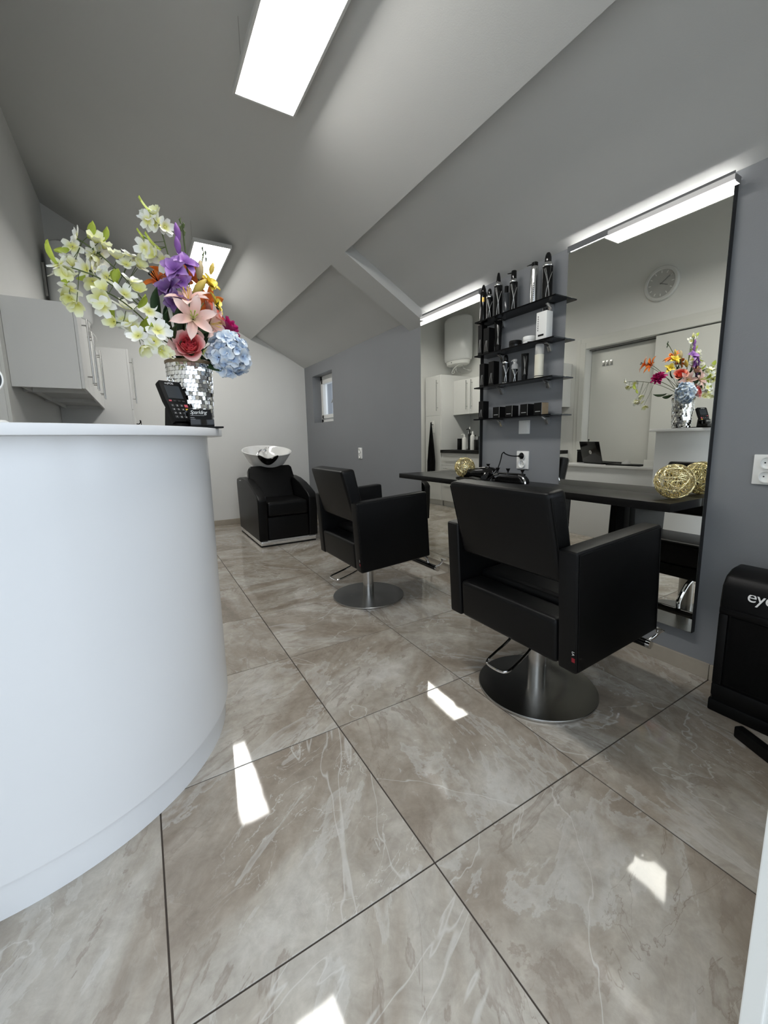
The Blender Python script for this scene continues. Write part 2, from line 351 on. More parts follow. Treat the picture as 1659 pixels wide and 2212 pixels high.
struct('trim_1', bm_, M['ceiling'])

def skirting(name, horizontal, fixed, a, b, th):
    o = bpy.data.objects.new(name, None); COL.objects.link(o); o['kind'] = 'structure'
    p = a
    while p < b-0.01:
        q = min(p+0.6, b)
        mb = MB()
        if horizontal: mb.box(p+0.001, q-0.001, min(fixed, fixed+th), max(fixed, fixed+th), 0.0, 0.072)
        else: mb.box(min(fixed, fixed+th), max(fixed, fixed+th), p+0.001, q-0.001, 0.0, 0.072)
        mb.build('skirting_tile', M['skirt'], o, 0.0015, 1); p = q
    return o
skirting('baseboard_right', False, XR, 0.7285-0.6, YB, -0.011)
skirting('baseboard_back', True, YB, 0.02, XR-0.012, -0.011)

# white door post at the right of the entrance
jb = MB(); jb.box(0.70, 0.775, 0.1385, 0.1638, 0, 2.5)
struct('trim_2', jb, M['door_white'], 0.002)

# window in the right wall
wd = MB(); fx0, fx1 = XR+0.115, XR+0.185
for (a, b, c, d) in ((WY0, WY1, WZ0, WZ0+0.05), (WY0, WY1, WZ1-0.05, WZ1), (WY0, WY0+0.05, WZ0, WZ1), (WY1-0.05, WY1, WZ0, WZ1)): wd.box(fx0, fx1, a, b, c, d)
win = struct('window_1', wd, M['plastic'])
sa = MB()
for (a, b, c, d) in ((WY0+.055, WY1-.055, WZ0+.055, WZ0+.105), (WY0+.055, WY1-.055, WZ1-.105, WZ1-.055), (WY0+.055, WY0+.105, WZ0+.055, WZ1-.055), (WY1-.105, WY1-.055, WZ0+.055, WZ1-.055)): sa.box(fx0-0.018, fx0+0.05, a, b, c, d)
sa.build('sash', M['plastic'], win, 0.004)
MB().box(fx0+0.02, fx0+0.026, WY0+.10, WY1-.10, WZ0+.10, WZ1-.10).build('pane', M['glass'], win)
hd = MB(); hd.box(fx0-0.03, fx0-0.018, WY0+.07, WY0+.095, 1.56, 1.64); hd.tube([(fx0-.03, WY0+.082, 1.60), (fx0-.055, WY0+.082, 1.60), (fx0-.058, WY0+.12, 1.59), (fx0-.055, WY0+.17, 1.55)], 0.008, 8)
hd.build('window_handle', M['steel'], win)
tag(MB().box(-14, 16, -14, -0.62, -0.12, -0.07).build('paving', M['paving']), kind='structure')
ob = MB(); ob.box(5.2, 5.5, 3.0, 14, 0, 5.0)
for k in range(26): ob.box(5.17, 5.2, 3.0, 14, 0.12+0.18*k, 0.27+0.18*k)
tag(ob.build('neighbouring_house', M['render'], None, 0, smooth=False), 'pale boarded house wall outside the small window', 'building')

# unseen shop window added right of the entrance to daylight the near grey wall
w2 = MB()
for (a, b, c, d) in ((FX0, FX1, FZ0, FZ0+0.06), (FX0, FX1, FZ1-0.06, FZ1), (FX0, FX0+0.06, FZ0, FZ1), (FX1-0.06, FX1, FZ0, FZ1)): w2.box(a, b, 0.045, 0.10, c, d)
win2 = struct('fill_window', w2, M['plastic'])
MB().box(FX0+0.05, FX1-0.05, 0.068, 0.074, FZ0+0.05, FZ1-0.05).build('pane', M['glass'], win2)

# sliding door set in the left wall
dr = MB(); fw = 0.07
for (a, b, c, d) in ((DY0-fw, DY0, 0, DZ+fw), (DY1, DY1+fw, 0, DZ+fw), (DY0, DY1, DZ, DZ+fw)): dr.box(XL, XL+0.018, a, b, c, d)
for (a, b, c, d) in ((DY1+fw, DY1+fw+0.05, 0, DZ+fw+0.05), (DY0-fw, DY1+fw, DZ+fw, DZ+fw+0.05)): dr.box(XL, XL+0.01, a, b, c, d)
door = struct('door_1', dr, M['door_white'], 0.003)
MB().box(XL-0.15, XL-0.11, 2.30, DY1-0.005, 0.01, DZ-0.02).build('back_leaf', M['door_white'], door, 0.003)
MB().box(XL-0.055, XL-0.012, DY0+0.01, 2.42, 0.01, DZ-0.012).build('front_leaf', M['door_white'], door, 0.003)
MB().box(XL-0.105, XL-0.06, DY0, DY1, DZ-0.015, DZ-0.002).build('track', M['alu'], door)
for y in (3.04, 2.993, 2.946):
    pl = MB(); pl.box(XL-0.11, XL-0.105, y-0.015, y+0.015, 1.892, 1.952); pl.box(XL-0.105, XL-0.085, y-0.006, y+0.006, 1.90, 1.912)
    pl.build('coat_hook', M['steel'], door, 0.001)

# ------------------------------------------------------------------ ceiling panels
for k, (y0, lab) in enumerate(((0.98, 'slim glowing white ceiling panel hung on wires nearest the entrance'), (3.79, 'slim glowing white ceiling panel hung behind the flowers'))):
    x0, x1, y1, z = 0.515, 0.808, y0+1.21, 2.65
    t = thing('ceiling_panel', lab, 'ceiling light', ((x0+x1)/2, (y0+y1)/2, z), 0, 'hanging light panels')
    hx, hy = (x1-x0)/2, (y1-y0)/2; f = 0.012
    fr = MB()
    for (a, b, c, d) in ((-hx, hx, -hy, -hy+f), (-hx, hx, hy-f, hy), (-hx, -hx+f, -hy+f, hy-f), (hx-f, hx, -hy+f, hy-f)): fr.box(a, b, c, d, 0, 0.03)
    fr.box(-hx+f, hx-f, -hy+f, hy-f, 0.018, 0.026)
    fr.build('frame', M['panel_frame'], t, 0.002)
    MB().box(-hx+f, hx-f, -hy+f, hy-f, 0.003, 0.012).build('diffuser', M['panel'], t)
    for sx in (-1, 1):
        for sy in (-1, 1):
            wx = sx*(hx-0.012)
            top = p1((x0+x1)/2+wx)-z
            MB().tube([(wx, sy*(hy-0.14), 0.028), (wx, sy*(hy-0.14), top)], 0.0012, 5).build('wire', M['steel'], t)

# ------------------------------------------------------------------ mirrors, light bars
def mirror(y0, y1, z0, z1, label):
    t = thing('wall_mirror', label, 'mirror', (XR, (y0+y1)/2, z0), 0, 'tall wall mirrors'); hy, h = (y1-y0)/2, z1-z0
    MB().box(-0.029, -0.001, -hy, hy, 0, h).build('frame', M['frame_black'], t, 0.001, 1)
    MB().box(-0.0315, -0.0292, -hy+0.002, hy-0.002, 0.002, h-0.002).build('mirror_glass', M['mirror'], t)
mirror(0.80, 1.52, 0.195, 2.038, 'tall black-edged mirror behind the nearest styling chair, clock reflected in it')
mirror(2.17, 2.87, 0.076, 2.03, 'tall mirror left of the product shelves, reaching down to the skirting')
def lightbar(y0, y1, zb, label, m0, m1, zo=0.0):
    t = thing('light_bar', label, 'lamp', (XR-0.031, (y0+y1)/2, zb), 0, 'light bars on the mirrors'); hy = (y1-y0)/2
    b = MB(); b.box(-0.046, -0.040, -hy, hy, 0.003, 0.024); b.box(-0.040, -0.012, -hy, hy, 0.016, 0.022); b.box(-0.040, -0.0, -hy-0.002, -hy, 0.0, 0.024); b.box(-0.040, 0.0, hy, hy+0.002, 0.0, 0.024)
    yc = (y0+y1)/2; b.build('housing', M['alu'], t)
    MB().box(-0.009, -0.006, m0-yc, m1-yc, 0.0225, 0.052).build('back_plate', M['lip'], t)  # raised to cut the strip's light to a narrow ceiling band
    MB().box(-0.046, -0.002, -hy, hy, 0.0, 0.003).build('diffuser', M['bar'], t)
    MB().box(0.002, 0.006, m0-yc+0.01, m1-yc-0.01, 2.0385-zb+zo, 2.0405-zb+zo).build('ceiling_glow_strip', M['ceiling_glow'], t)  # added glowing strip over the mirror's width, lights the ceiling band
lightbar(0.785, 1.277, 2.012, 'short glowing light bar on top of the mirror with the clock reflection', 0.80, 1.52)
lightbar(2.15, 2.81, 2.006, 'glowing light bar on top of the mirror left of the shelves', 2.17, 2.87, -0.008)

# ------------------------------------------------------------------ long table under the mirrors
t = thing('styling_table', 'long black wall table running below both mirrors', 'table', (1.905, 1.805, 0.772))
MB().box(-0.128, 0.137, -0.998, 0.998, 0.0, 0.035).build('table_top', M['black_top'], t, 0.002)
MB().box(0.09, 0.137, -0.70, -0.66, -0.18, -0.001).build('wall_bracket', M['black_matt'], t, 0.002)
MB().box(0.135, 0.168, -0.28, 0.36, -0.06, 0.03).build('wall_rail', M['black_matt'], t, 0.002)

# ------------------------------------------------------------------ styling chairs
TILT = math.radians(3.5)
def tilt_m(): return Matrix.Translation((0, 0, 0.4)) @ Matrix.Rotation(-TILT, 4, 'Y') @ Matrix.Translation((0, 0, -0.4))
def styling_chair(loc, label):
    t = thing('styling_chair', label, 'chair', loc, 0.0, 'black square styling chairs'); L = M['black_leather']; T = tilt_m()
    MB().lathe([(0.0, 0.0), (0.241, 0.0), (0.2455, 0.003), (0.2455, 0.009), (0.243, 0.0115), (0.0, 0.0135)], seg=72, cap=False).build('base_plate', M['dark_steel'], t)
    MB().lathe([(0.2456, 0.0025), (0.2462, 0.006), (0.2456, 0.0095)], seg=72, cap=False).build('plate_rim', M['steel'], t)
    MB().lathe([(0.0, 0.013), (0.037, 0.013), (0.037, 0.30), (0.0, 0.30)], seg=32, cap=False).build('column', M['steel'], t)
    for sgn, nm in ((1, 'armrest'), (-1, 'armrest')):
        y0, y1 = (0.252, 0.326) if sgn > 0 else (-0.326, -0.252)
        a = MB().box(-0.22, 0.29, y0, y1, 0.298, 0.727).xf(T); arm = a.build(nm, L, t, 0.014, 3)
        sm = MB()
        for yy in ((y1+0.0008,) if sgn > 0 else (y0-0.0008,)):
            sm.tube([(-0.21, yy, 0.31), (-0.21, yy, 0.716), (0.28, yy, 0.716), (0.28, yy, 0.31)], 0.0016, 5)
        sm.xf(T).build('seam', L, arm)
        if sgn < 0:
            tg = MB().box(-0.2216, -0.2196, -0.322, -0.310, 0.345, 0.385).xf(T).build('care_tag', M['black_matt'], arm)
            MB().box(-0.2222, -0.2216, -0.322, -0.310, 0.345, 0.360).xf(T).build('tag_print', M['red'], arm)
            text('tag_text', 'LA', 0.013, M['white_print'], arm, T @ axes((0, 0, -1), (0, -1, 0), (-1, 0, 0), (-0.2217, -0.311, 0.384)), 0.0001)
    # backrest leaning back, its lower edge open above the seat box
    bk = MB(); prof = [(-0.262, 0.915), (-0.172, 0.922), (-0.118, 0.60), (-0.196, 0.592)]
    bk.prism(prof, -0.2505, 0.2505, 'y'); bk.xf(T)
    b = bk.build('backrest', L, t, 0.022, 4)
    for y in (-0.2515, 0.2515): MB().tube([(-0.250, y, 0.898), (-0.190, y, 0.612)], 0.0018, 5).xf(T).build('seam', L, b)
    MB().box(-0.218, -0.10, -0.2475, 0.2475, 0.302, 0.468).xf(T).build('seat_back_box', L, t, 0.02, 4)
    MB().box(-0.10, 0.285, -0.2475, 0.2475, 0.365, 0.495).xf(T).build('seat', L, t, 0.028, 4)
    MB().box(-0.10, 0.27, -0.2475, 0.2475, 0.300, 0.364).xf(T).build('seat_frame', M['black_matt'], t, 0.004)
    # pump lever, a chrome loop to the rear
    lp = spline([(-0.03, 0.075, 0.27), (-0.09, 0.074, 0.215), (-0.20, 0.055, 0.19), (-0.248, 0.044, 0.182), (-0.272, 0.02, 0.180), (-0.274, -0.035, 0.180), (-0.255, -0.062, 0.181), (-0.20, -0.056, 0.188), (-0.09, -0.034, 0.213), (-0.03, -0.030, 0.27)], 5)
    MB().tube(lp, 0.0058, 8).build('pump_lever', M['chrome'], t)
    # footrest in front
    fr = MB().tube([(0.415, -0.235, 0.185), (0.415, 0.235, 0.185)], 0.018, 16).build('foot_bar', M['black_gloss'], t)
    for s in (-1, 1): MB().tube(spline([(0.22, s*0.13, 0.33), (0.31, s*0.13, 0.30), (0.395, s*0.135, 0.24), (0.415, s*0.14, 0.20)], 5), 0.011, 10).build('foot_arm', M['chrome'], fr)
    for s in (-1, 1):
        MB().tube([(0.415, s*0.235, 0.185), (0.415, s*0.252, 0.185)], 0.019, 16).build('end_cap', M['chrome'], fr)
        MB().tube(spline([(0.415, s*0.225, 0.195), (0.432, s*0.243, 0.205), (0.448, s*0.257, 0.228), (0.456, s*0.262, 0.252)], 4), [0.007]*9+[0.009, 0.012, 0.018, 0.021], 14).build('foot_pad', M['chrome'], fr)
    return t
styling_chair((1.394, 1.103, 0), 'black square styling chair nearest the camera, in front of the mirror')
styling_chair((1.2855, 2.449, 0), 'black square styling chair in the middle, beside the shampoo unit')

# ------------------------------------------------------------------ shampoo unit with basin
ux, uy = 1.283, 4.20
t = thing('shampoo_unit', 'black shampoo armchair with white ceramic basin behind its back, in the far corner', 'shampoo chair', (ux, uy, 0))
L = M['black_leather']
MB().box(-0.296, 0.296, 0.015, 0.98, 0.0, 0.010).build('skid', M['black_matt'], t, 0.004)
MB().box(-0.302, 0.302, 0.008, 0.985, 0.0102, 0.0655).build('plinth', M['bracket'], t, 0.02, 3)
prof = [(0.005, 0.066), (-0.012, 0.28), (-0.018, 0.49), (0.02, 0.528), (0.13, 0.572), (0.28, 0.622), (0.46, 0.660), (0.64, 0.676), (0.82, 0.672), (0.96, 0.648), (0.985, 0.60), (0.93, 0.066)]
for s in (-1, 1):
    x0, x1 = (-0.315, -0.222) if s < 0 else (0.222, 0.315)
    a = MB().prism(prof, x0, x1, 'x').build('armrest', L, t, 0.014, 3)
    MB().tube([(x0-0.0015 if s < 0 else x1+0.0015, 0.80, 0.635), (x0-0.006 if s < 0 else x1+0.006, 0.80, 0.635)], 0.007, 12).build('pivot_stud', M['chrome'], a)
MB().box(-0.219, 0.219, 0.0, 0.52, 0.31, 0.462).build('seat', L, t, 0.032, 4)
MB().box(-0.219, 0.219, 0.012, 0.40, 0.07, 0.306).build('front_panel', L, t, 0.014, 3)
# backrest: narrow between the arms, wider above them, leaning back
bp = MB(); out = [(-0.216, 0.0), (0.216, 0.0), (0.216, 0.235), (0.262, 0.265), (0.248, 0.40), (0.222, 0.425), (-0.222, 0.425), (-0.248, 0.40), (-0.262, 0.265), (-0.216, 0.235)]
bp.prism(out, 0.0, 0.11, 'y'); bp.xf(Matrix.Translation((0, 0.44, 0.42)) @ Matrix.Rotation(math.radians(-24), 4, 'X'))
bp.build('backrest', L, t, 0.02, 3)
MB().prism([(0.60, 0.066), (0.92, 0.066), (0.92, 0.62), (0.66, 0.62)], -0.215, 0.215, 'x').build('rear_housing', M['black_matt'], t, 0.01)
pd = MB().lathe([(0.0, 0.60), (0.10, 0.60), (0.085, 0.72), (0.12, 0.80), (0.0, 0.82)], (0.01, 0.76, 0), 28, False).build('basin_stand', M['ceramic'], t)
MB().box(-0.21, -0.12, 0.80, 0.95, 0.63, 0.69).build('arm_plate', M['ceramic'], t, 0.01)
# basin: tilted bowl with a neck cut-out at the front
seg = 64; outer = [(0.10, -0.19), (0.17, -0.178), (0.205, -0.14), (0.240, -0.08), (0.268, -0.03), (0.281, -0.006), (0.287, 0.0), (0.282, 0.005), (0.272, 0.003), (0.258, -0.012), (0.232, -0.058), (0.19, -0.105), (0.12, -0.135), (0.05, -0.142)]
mb = MB(); mb.lathe(outer, (0,0,0), seg, True)
def notch(a):
    d = abs(math.atan2(math.sin(a+PI/2+0.22), math.cos(a+PI/2+0.22)))   # measured from the front (-Y), a little to the left
    return 0.0 if d > 0.42 else 0.5*(1+math.cos(PI*d/0.42))
for i, (x, y, z) in enumerate(mb.v):
    r = math.hypot(x, y)
    if z > -0.1 and r > 0.2: mb.v[i] = (x, y, z - 0.034*notch(math.atan2(y, x))*min(1, (z+0.1)/0.08))
TB = Matrix.Translation((0.012, 0.755, 0.973)) @ Matrix.Rotation(math.radians(11.5), 4, 'X')
bowl = mb.xf(TB).build('basin', M['ceramic'], t)
nk = MB(); vs = []; fs = []; n = 26
for k in range(n+1):
    w = 2*k/n-1; a = -PI/2 - 0.22 + 0.40*w; d = 0.034*notch(a); dep = 0.066*math.sqrt(max(0.0, 1-abs(w)**2.6))
    for rr, dz in ((0.2895, 0.0055-d), (0.2935, 0.002-d), (0.2925-0.30*dep, -0.004-d-dep*0.95), (0.2870-0.30*dep, -0.006-d-dep*1.02), (0.274, 0.0065-d)):
        vs.append((rr*math.cos(a), rr*math.sin(a), dz))
for k in range(n):
    for q in range(5): q2 = (q+1) % 5; fs.append((5*k+q, 5*k+q2, 5*k+5+q2, 5*k+5+q))
fs += [(4, 3, 2, 1, 0), tuple(5*n+q for q in range(5))]
nk.add(vs, fs).xf(TB).build('neck_rest', M['black_gloss'], bowl)
tp = MB(); tp.lathe([(0.0, -0.11), (0.033, -0.11), (0.031, -0.045), (0.024, -0.01), (0.0, -0.004)], (0.0, 0.10, 0.0), 20, False)
tp.tube(spline([(-0.006, 0.09, -0.035), (-0.05, 0.05, -0.005), (-0.095, 0.01, -0.02), (-0.125, -0.02, -0.055)], 6), [0.014]*12+[0.012]*7, 12)
tap = tp.xf(TB).build('tap', M['chrome'], bowl)
bk_ = MB().tube([(0.0, 0.10, -0.005), (0.006, 0.085, 0.012), (0.03, 0.04, 0.03)], [0.012, 0.011, 0.006], 10).xf(TB).build('tap_lever', M['chrome'], bowl)

# ------------------------------------------------------------------ sockets and switch on the grey wall
def socket(loc, hw, hh, n, lab, right=True):
    t = thing('wall_socket', lab, 'socket', loc, 0)
    p = MB().box(-0.009, 0, -hw, hw, -hh, hh).build('plate', M['plastic'], t, 0.003, 2)
    hs = [0.0] if n == 1 else [hh*0.46, -hh*0.46]
    for z in hs:
        r = min(hw*0.62, 0.021)
        MB().lathe([(r+0.0035, 0.0), (r+0.003, 0.003), (r, 0.003), (r-0.001, -0.006), (0.0, -0.006)], (0,0,0), 28, False).xf(axes((0,1,0), (0,0,1), (-1,0,0), (-0.009, 0, z)) @ Matrix.Translation((0,0,0.0065))).build('socket_well', M['plastic'], t)
        h = MB()
        for s in (-1, 1): h.tube([(-0.0098, s*0.0085, z), (-0.0112, s*0.0085, z)], 0.0026, 8)
        h.build('pin_hole', M['black_matt'], t)
    return t
socket((XR, 0.612, 0.937), 0.045, 0.058, 2, 'white double socket at the right edge, above the black case')
socket((XR, 1.806, 0.935), 0.047, 0.056, 2, 'white double socket below the shelves with a black plug in it')
socket((XR, 4.051, 0.935), 0.042, 0.060, 2, 'white double socket on the far grey wall behind the middle chair')
t = thing('light_switch', 'white square light switch just under the lowest product shelf', 'switch', (XR, 1.802, 1.139))
MB().box(-0.008, 0, -0.042, 0.042, -0.042, 0.042).build('plate', M['plastic'], t, 0.003)
MB().prism([(-0.008, -0.030), (-0.0105, -0.030), (-0.0135, 0.030), (-0.008, 0.030)], -0.030, 0.030, 'y').build('rocker', M['plastic'], t, 0.001)

# ------------------------------------------------------------------ black glass shelves
SHELF = [1.814, 1.603, 1.400, 1.195]
names = ('topmost', 'second from top', 'third from top', 'lowest')
what = ('tall spray cans on it', 'white jar on it', 'white spray bottle on it', 'small black boxes on it')
for z, nm, wt in zip(SHELF, names, what):
    t = thing('wall_shelf', 'black glass shelf, %s of four, with %s' % (nm, wt), 'shelf', (XR, 1.8275, z), 0, 'black glass wall shelves')
    MB().box(-0.122, -0.001, -0.3075, 0.3075, 0.0, 0.008).build('shelf_board', M['black_glass'], t, 0.001, 1)
    for y in (-0.203, 0.157):
        c = MB()
        c.prism([(-0.060, -0.001), (-0.012, -0.001), (-0.0015, -0.012), (-0.0015, -0.046), (-0.020, -0.046), (-0.034, -0.018)], y-0.012, y+0.012, 'y')
        br = c.build('shelf_bracket', M['bracket'], t, 0.003, 2)
        MB().box(-0.075, -0.02, y-0.006, y+0.006, 0.0085, 0.012).build('clamp_jaw', M['chrome'], br, 0.001)

# ------------------------------------------------------------------ products on the shelves
GP = 'hair products on the black shelves'
def can_lines(mb, r, z0, z1, ph):                 # the two crossing curves printed on the cans
    n = 22
    for s, w, top in ((1, 1.15, 0.86), (-1, 1.05, 1.0), (-1, 0.75, 1.0)):
        pts = []
        for k in range(n+1):
            q = k/n; a = ph + s*(w*(q**1.7) - 0.28)
            pts.append(((r+0.0004)*math.cos(a), (r+0.0004)*math.sin(a), z0+(z1-z0)*q*top))
        mb.tube(pts, 0.0011, 5)
PH = PI + 0.72                                     # the printed front looks into the room
def spray_can(y, z, r, h, lab, cap='cone', x=2.012):
    t = thing('spray_can', lab, 'spray can', (x, y, z), 0, GP)
    hb = h*(0.70 if cap != 'nozzle' else 0.72); hs = hb + r*0.95
    MB().lathe([(0.0, 0.0), (r, 0.0), (r*1.02, 0.004), (r*1.02, 0.008), (r, 0.011), (r, hb), (0.0, hb)], seg=28, cap=False).build('can', M['black_gloss'], t)
    MB().lathe([(r*1.005, 0.0), (r*1.03, 0.002), (r*1.03, 0.007), (r*1.005, 0.009)], seg=28, cap=False).build('foot_ring', M['alu_can'], t)
    MB().lathe([(r*1.005, hb), (r*1.03, hb+0.002), (r*1.03, hb+0.006), (r*0.99, hb+0.009), (r*0.93, hb+(hs-hb)*.45), (r*0.72, hb+(hs-hb)*.82), (r*0.5, hs), (0.0, hs)], seg=28, cap=False).build('shoulder', M['alu_can'], t)
    c = MB()
    if cap == 'cone': c.lathe([(r*0.56, hs-0.002), (r*0.54, hs+0.006), (r*0.42, hs+(h-hs)*.55), (r*0.26, h-0.004), (r*0.1, h), (0.0, h)], seg=20, cap=False)
    elif cap == 'dome': c.lathe([(r*0.62, hs-0.002), (r*0.62, hs+(h-hs)*.4), (r*0.5, hs+(h-hs)*.75), (r*0.3, h-0.002), (0.0, h)], seg=20, cap=False)
    else:
        c.lathe([(r*0.66, hs-0.008), (r*0.66, h-0.004), (r*0.6, h), (0.0, h)], seg=20, cap=False); c.tube([(0.0, 0.0, h-0.010), (-0.01, 0.034, h-0.006), (-0.012, 0.040, h-0.005)], [0.005, 0.003, 0.002], 8)
    c.build('cap', M['black_gloss'], t)
    ln = MB(); can_lines(ln, r, 0.014, hb-0.012, PH); ln.build('print_lines', M['silver_print'], t)
    return t
def carton(y, z, w, d, h, lab, x=2.01, rz=0.0, side=None, print_=True):
    t = thing('carton', lab, 'box', (x, y, z), rz, GP)
    MB().box(-d/2, d/2, -w/2, w/2, 0, h).build('box', M['black_matt'], t, 0.0012, 1)
    if side: MB().box(-d/2+0.001, d/2-0.001, -w/2-0.0006, -w/2+0.0004, 0.001, h-0.001).build('side_panel', M[side], t)
    if print_:
        p = MB(); 
        for k in range(3): p.tube([(-d/2-0.0004, w*(0.28-0.2*k)-0.003*k, h*0.10), (-d/2-0.0004, w*(0.18-0.16*k), h*0.34), (-d/2-0.0004, w*(0.02-0.1*k), h*0.52)], 0.0007, 4)
        p.build('print', M['silver_print'], t)
    return t
z1 = SHELF[0]+0.0085
t = thing('bottle', 'slim black bottle with a small gold label, first from the left', 'bottle', (2.012, 2.118, z1), 0, GP)
MB().lathe([(0, 0), (0.0215, 0), (0.022, 0.004), (0.022, 0.175), (0.018, 0.19), (0.0, 0.19)], seg=28, cap=False).build('bottle_body', M['black_gloss'], t)
MB().lathe([(0.0165, 0.19), (0.016, 0.205), (0.010, 0.222), (0.006, 0.233), (0.0, 0.234)], seg=20, cap=False).build('cap', M['black_gloss'], t)
lb = MB()
for k in range(6):
    a0, a1 = PH-0.33+0.11*k, PH-0.33+0.11*(k+1); r = 0.0224
    lb.add([(r*math.cos(a0), r*math.sin(a0), 0.125), (r*math.cos(a1), r*math.sin(a1), 0.125), (r*math.cos(a1), r*math.sin(a1), 0.152), (r*math.cos(a0), r*math.sin(a0), 0.152)], [(0,1,2,3)])
lb.build('label', M['gold_print'], t)
spray_can(2.050, z1, 0.0215, 0.190, 'shortest black spray can, second from the left on the top shelf', 'dome', x=2.0)
spray_can(1.988, z1, 0.0255, 0.265, 'black spray can with a pointed cone cap on the top shelf', 'cone')
t = thing('bottle', 'short dark transparent bottle between two spray cans', 'bottle', (2.02, 1.926, z1), 0, GP)
MB().lathe([(0, 0), (0.0205, 0), (0.0205, 0.122), (0.017, 0.128), (0.0, 0.128)], seg=24, cap=False).build('bottle_body', M['smoke'], t)
MB().lathe([(0.0125, 0.128), (0.0125, 0.168), (0.0, 0.169)], seg=20, cap=False).build('cap', M['black_gloss'], t)
spray_can(1.864, z1, 0.0240, 0.234, 'black spray can with a flat nozzle, right of the dark bottle', 'nozzle')
t = thing('spray_can', 'plain silver aluminium spray can with black nozzle', 'spray can', (2.012, 1.711, z1), 0, GP)
MB().lathe([(0, 0), (0.0225, 0), (0.0232, 0.004), (0.0232, 0.185), (0.020, 0.202), (0.013, 0.214), (0.0, 0.214)], seg=28, cap=False).build('can', M['alu_can'], t)
c = MB().lathe([(0.0175, 0.205), (0.0175, 0.226), (0.010, 0.231), (0.0, 0.231)], seg=20, cap=False); c.tube([(0, 0.01, 0.222), (-0.008, 0.03, 0.222), (-0.012, 0.046, 0.221)], [0.005, 0.003, 0.002], 8); c.build('nozzle', M['black_gloss'], t)
ln = MB()
for k in range(9): ln.box(-0.0236, -0.0226, 0.002, 0.006, 0.02+0.011*k, 0.027+0.011*k)
ln.xf(Matrix.Rotation(0.72, 4, 'Z')).build('print', M['black_matt'], t)
spray_can(1.622, z1, 0.0282, 0.248, 'widest black spray can with a round cap, rightmost on the top shelf', 'dome')
z2 = SHELF[1]+0.0085
carton(2.108, z2, 0.036, 0.05, 0.192, 'tall black carton at the left end of the second shelf', x=2.0)
carton(2.050, z2, 0.050, 0.05, 0.160, 'black carton with silver print, second on the second shelf', x=2.0)
def tube_product(y, z, r, h, lab, flip):
    t = thing('cream_tube', lab, 'tube', (2.015, y, z), 0, GP); vs, fs = [], []; n = 20; m = 8
    for i in range(m+1):
        q = i/m
        for k in range(n):
            a = 2*PI*k/n; ry = r*(1+0.15*q); rx = r*(1-q)+0.0012*q
            c, s_ = math.cos(PH), math.sin(PH); u, w = rx*math.cos(a), ry*math.sin(a)
            vs.append((u*c-w*s_, u*s_+w*c, h*0.2+h*0.8*q))
    for i in range(m):
        for k in range(n): k2 = (k+1) % n; fs.append((i*n+k, i*n+k2, (i+1)*n+k2, (i+1)*n+k))
    fs += [tuple(range(n-1, -1, -1)), tuple(m*n+k for k in range(n))]
    MB().add(vs, fs).build('tube_body', M['black_gloss'], t)
    MB().lathe([(0, 0), (r*0.92, 0), (r*0.92, h*0.2), (0, h*0.2)], seg=20, cap=False).build('cap', M['black_matt'], t)
    ln = MB()
    for s, w in ((1, 0.6), (-1, 0.6), (-1, 0.35)):
        pts = []
        for k in range(12):
            q = k/11; rx = r*(1-q)+0.0018*q; u = rx*math.cos(0.5*s*(0.4-q)) + 0.0008; v = r*s*w*(q-0.35)
            pts.append((u*math.cos(PH)-v*math.sin(PH), u*math.sin(PH)+v*math.cos(PH), h*0.24+h*0.66*q))
        ln.tube(pts, 0.0009, 4)
    ln.build('print_lines', M['silver_print'], t); return t
tube_product(1.985, z2, 0.021, 0.195, 'black cream tube standing on its cap, on the second shelf', 1)
t = thing('jar', 'flat black jar left of the white jar', 'jar', (2.02, 1.845, z2), 0, GP)
MB().lathe([(0, 0), (0.036, 0), (0.037, 0.003), (0.037, 0.020), (0.0, 0.020)], seg=32, cap=False).build('jar_body', M['black_gloss'], t)
MB().lathe([(0.038, 0.0205), (0.0385, 0.022), (0.0385, 0.040), (0.0365, 0.043), (0.0, 0.043)], seg=32, cap=False).build('lid', M['black_matt'], t)
t = thing('jar', 'flat white jar with a wide lid on the second shelf', 'jar', (2.02, 1.737, z2), 0, GP)
MB().lathe([(0, 0), (0.037, 0), (0.038, 0.003), (0.038, 0.020), (0.0, 0.020)], seg=32, cap=False).build('jar_body', M['plastic'], t)
MB().lathe([(0.039, 0.0205), (0.0395, 0.022), (0.0395, 0.042), (0.0375, 0.045), (0.0, 0.045)], seg=32, cap=False).build('lid', M['plastic'], t)
MB().box(-0.0395, -0.0378, -0.014, 0.014, 0.008, 0.012).xf(Matrix.Rotation(0.72, 4, 'Z')).build('print', M['black_matt'], t)
t = thing('bottle', 'white rectangular bottle with a black cap on the second shelf', 'bottle', (2.0, 1.622, z2), 0, GP)
MB().box(-0.026, 0.026, -0.035, 0.035, 0, 0.150).build('bottle_body', M['plastic'], t, 0.004, 2)
MB().lathe([(0, 0.150), (0.0135, 0.150), (0.0135, 0.170), (0.0, 0.171)], seg=20, cap=False).build('cap', M['black_gloss'], t)
p = MB().box(-0.0266, -0.0258, -0.018, 0.020, 0.020, 0.030)
for k in range(7): p.box(-0.0266, -0.0258, 0.020, 0.024, 0.05+0.012*k, 0.058+0.012*k)
p.build('print', M['black_matt'], t)
z3 = SHELF[2]+0.0085
carton(2.085, z3, 0.044, 0.05, 0.148, 'black carton at the left end of the third shelf', x=2.0)
carton(2.002, z3, 0.046, 0.05, 0.150, 'black carton with silver curves, second on the third shelf', x=2.0)
spray_can(1.911, z3, 0.0225, 0.178, 'black spray can on the third shelf beside the pump bottle', 'dome')
t = thing('pump_bottle', 'small black pump bottle with a clear cap on the third shelf', 'bottle', (2.012, 1.838, z3), 0, GP)
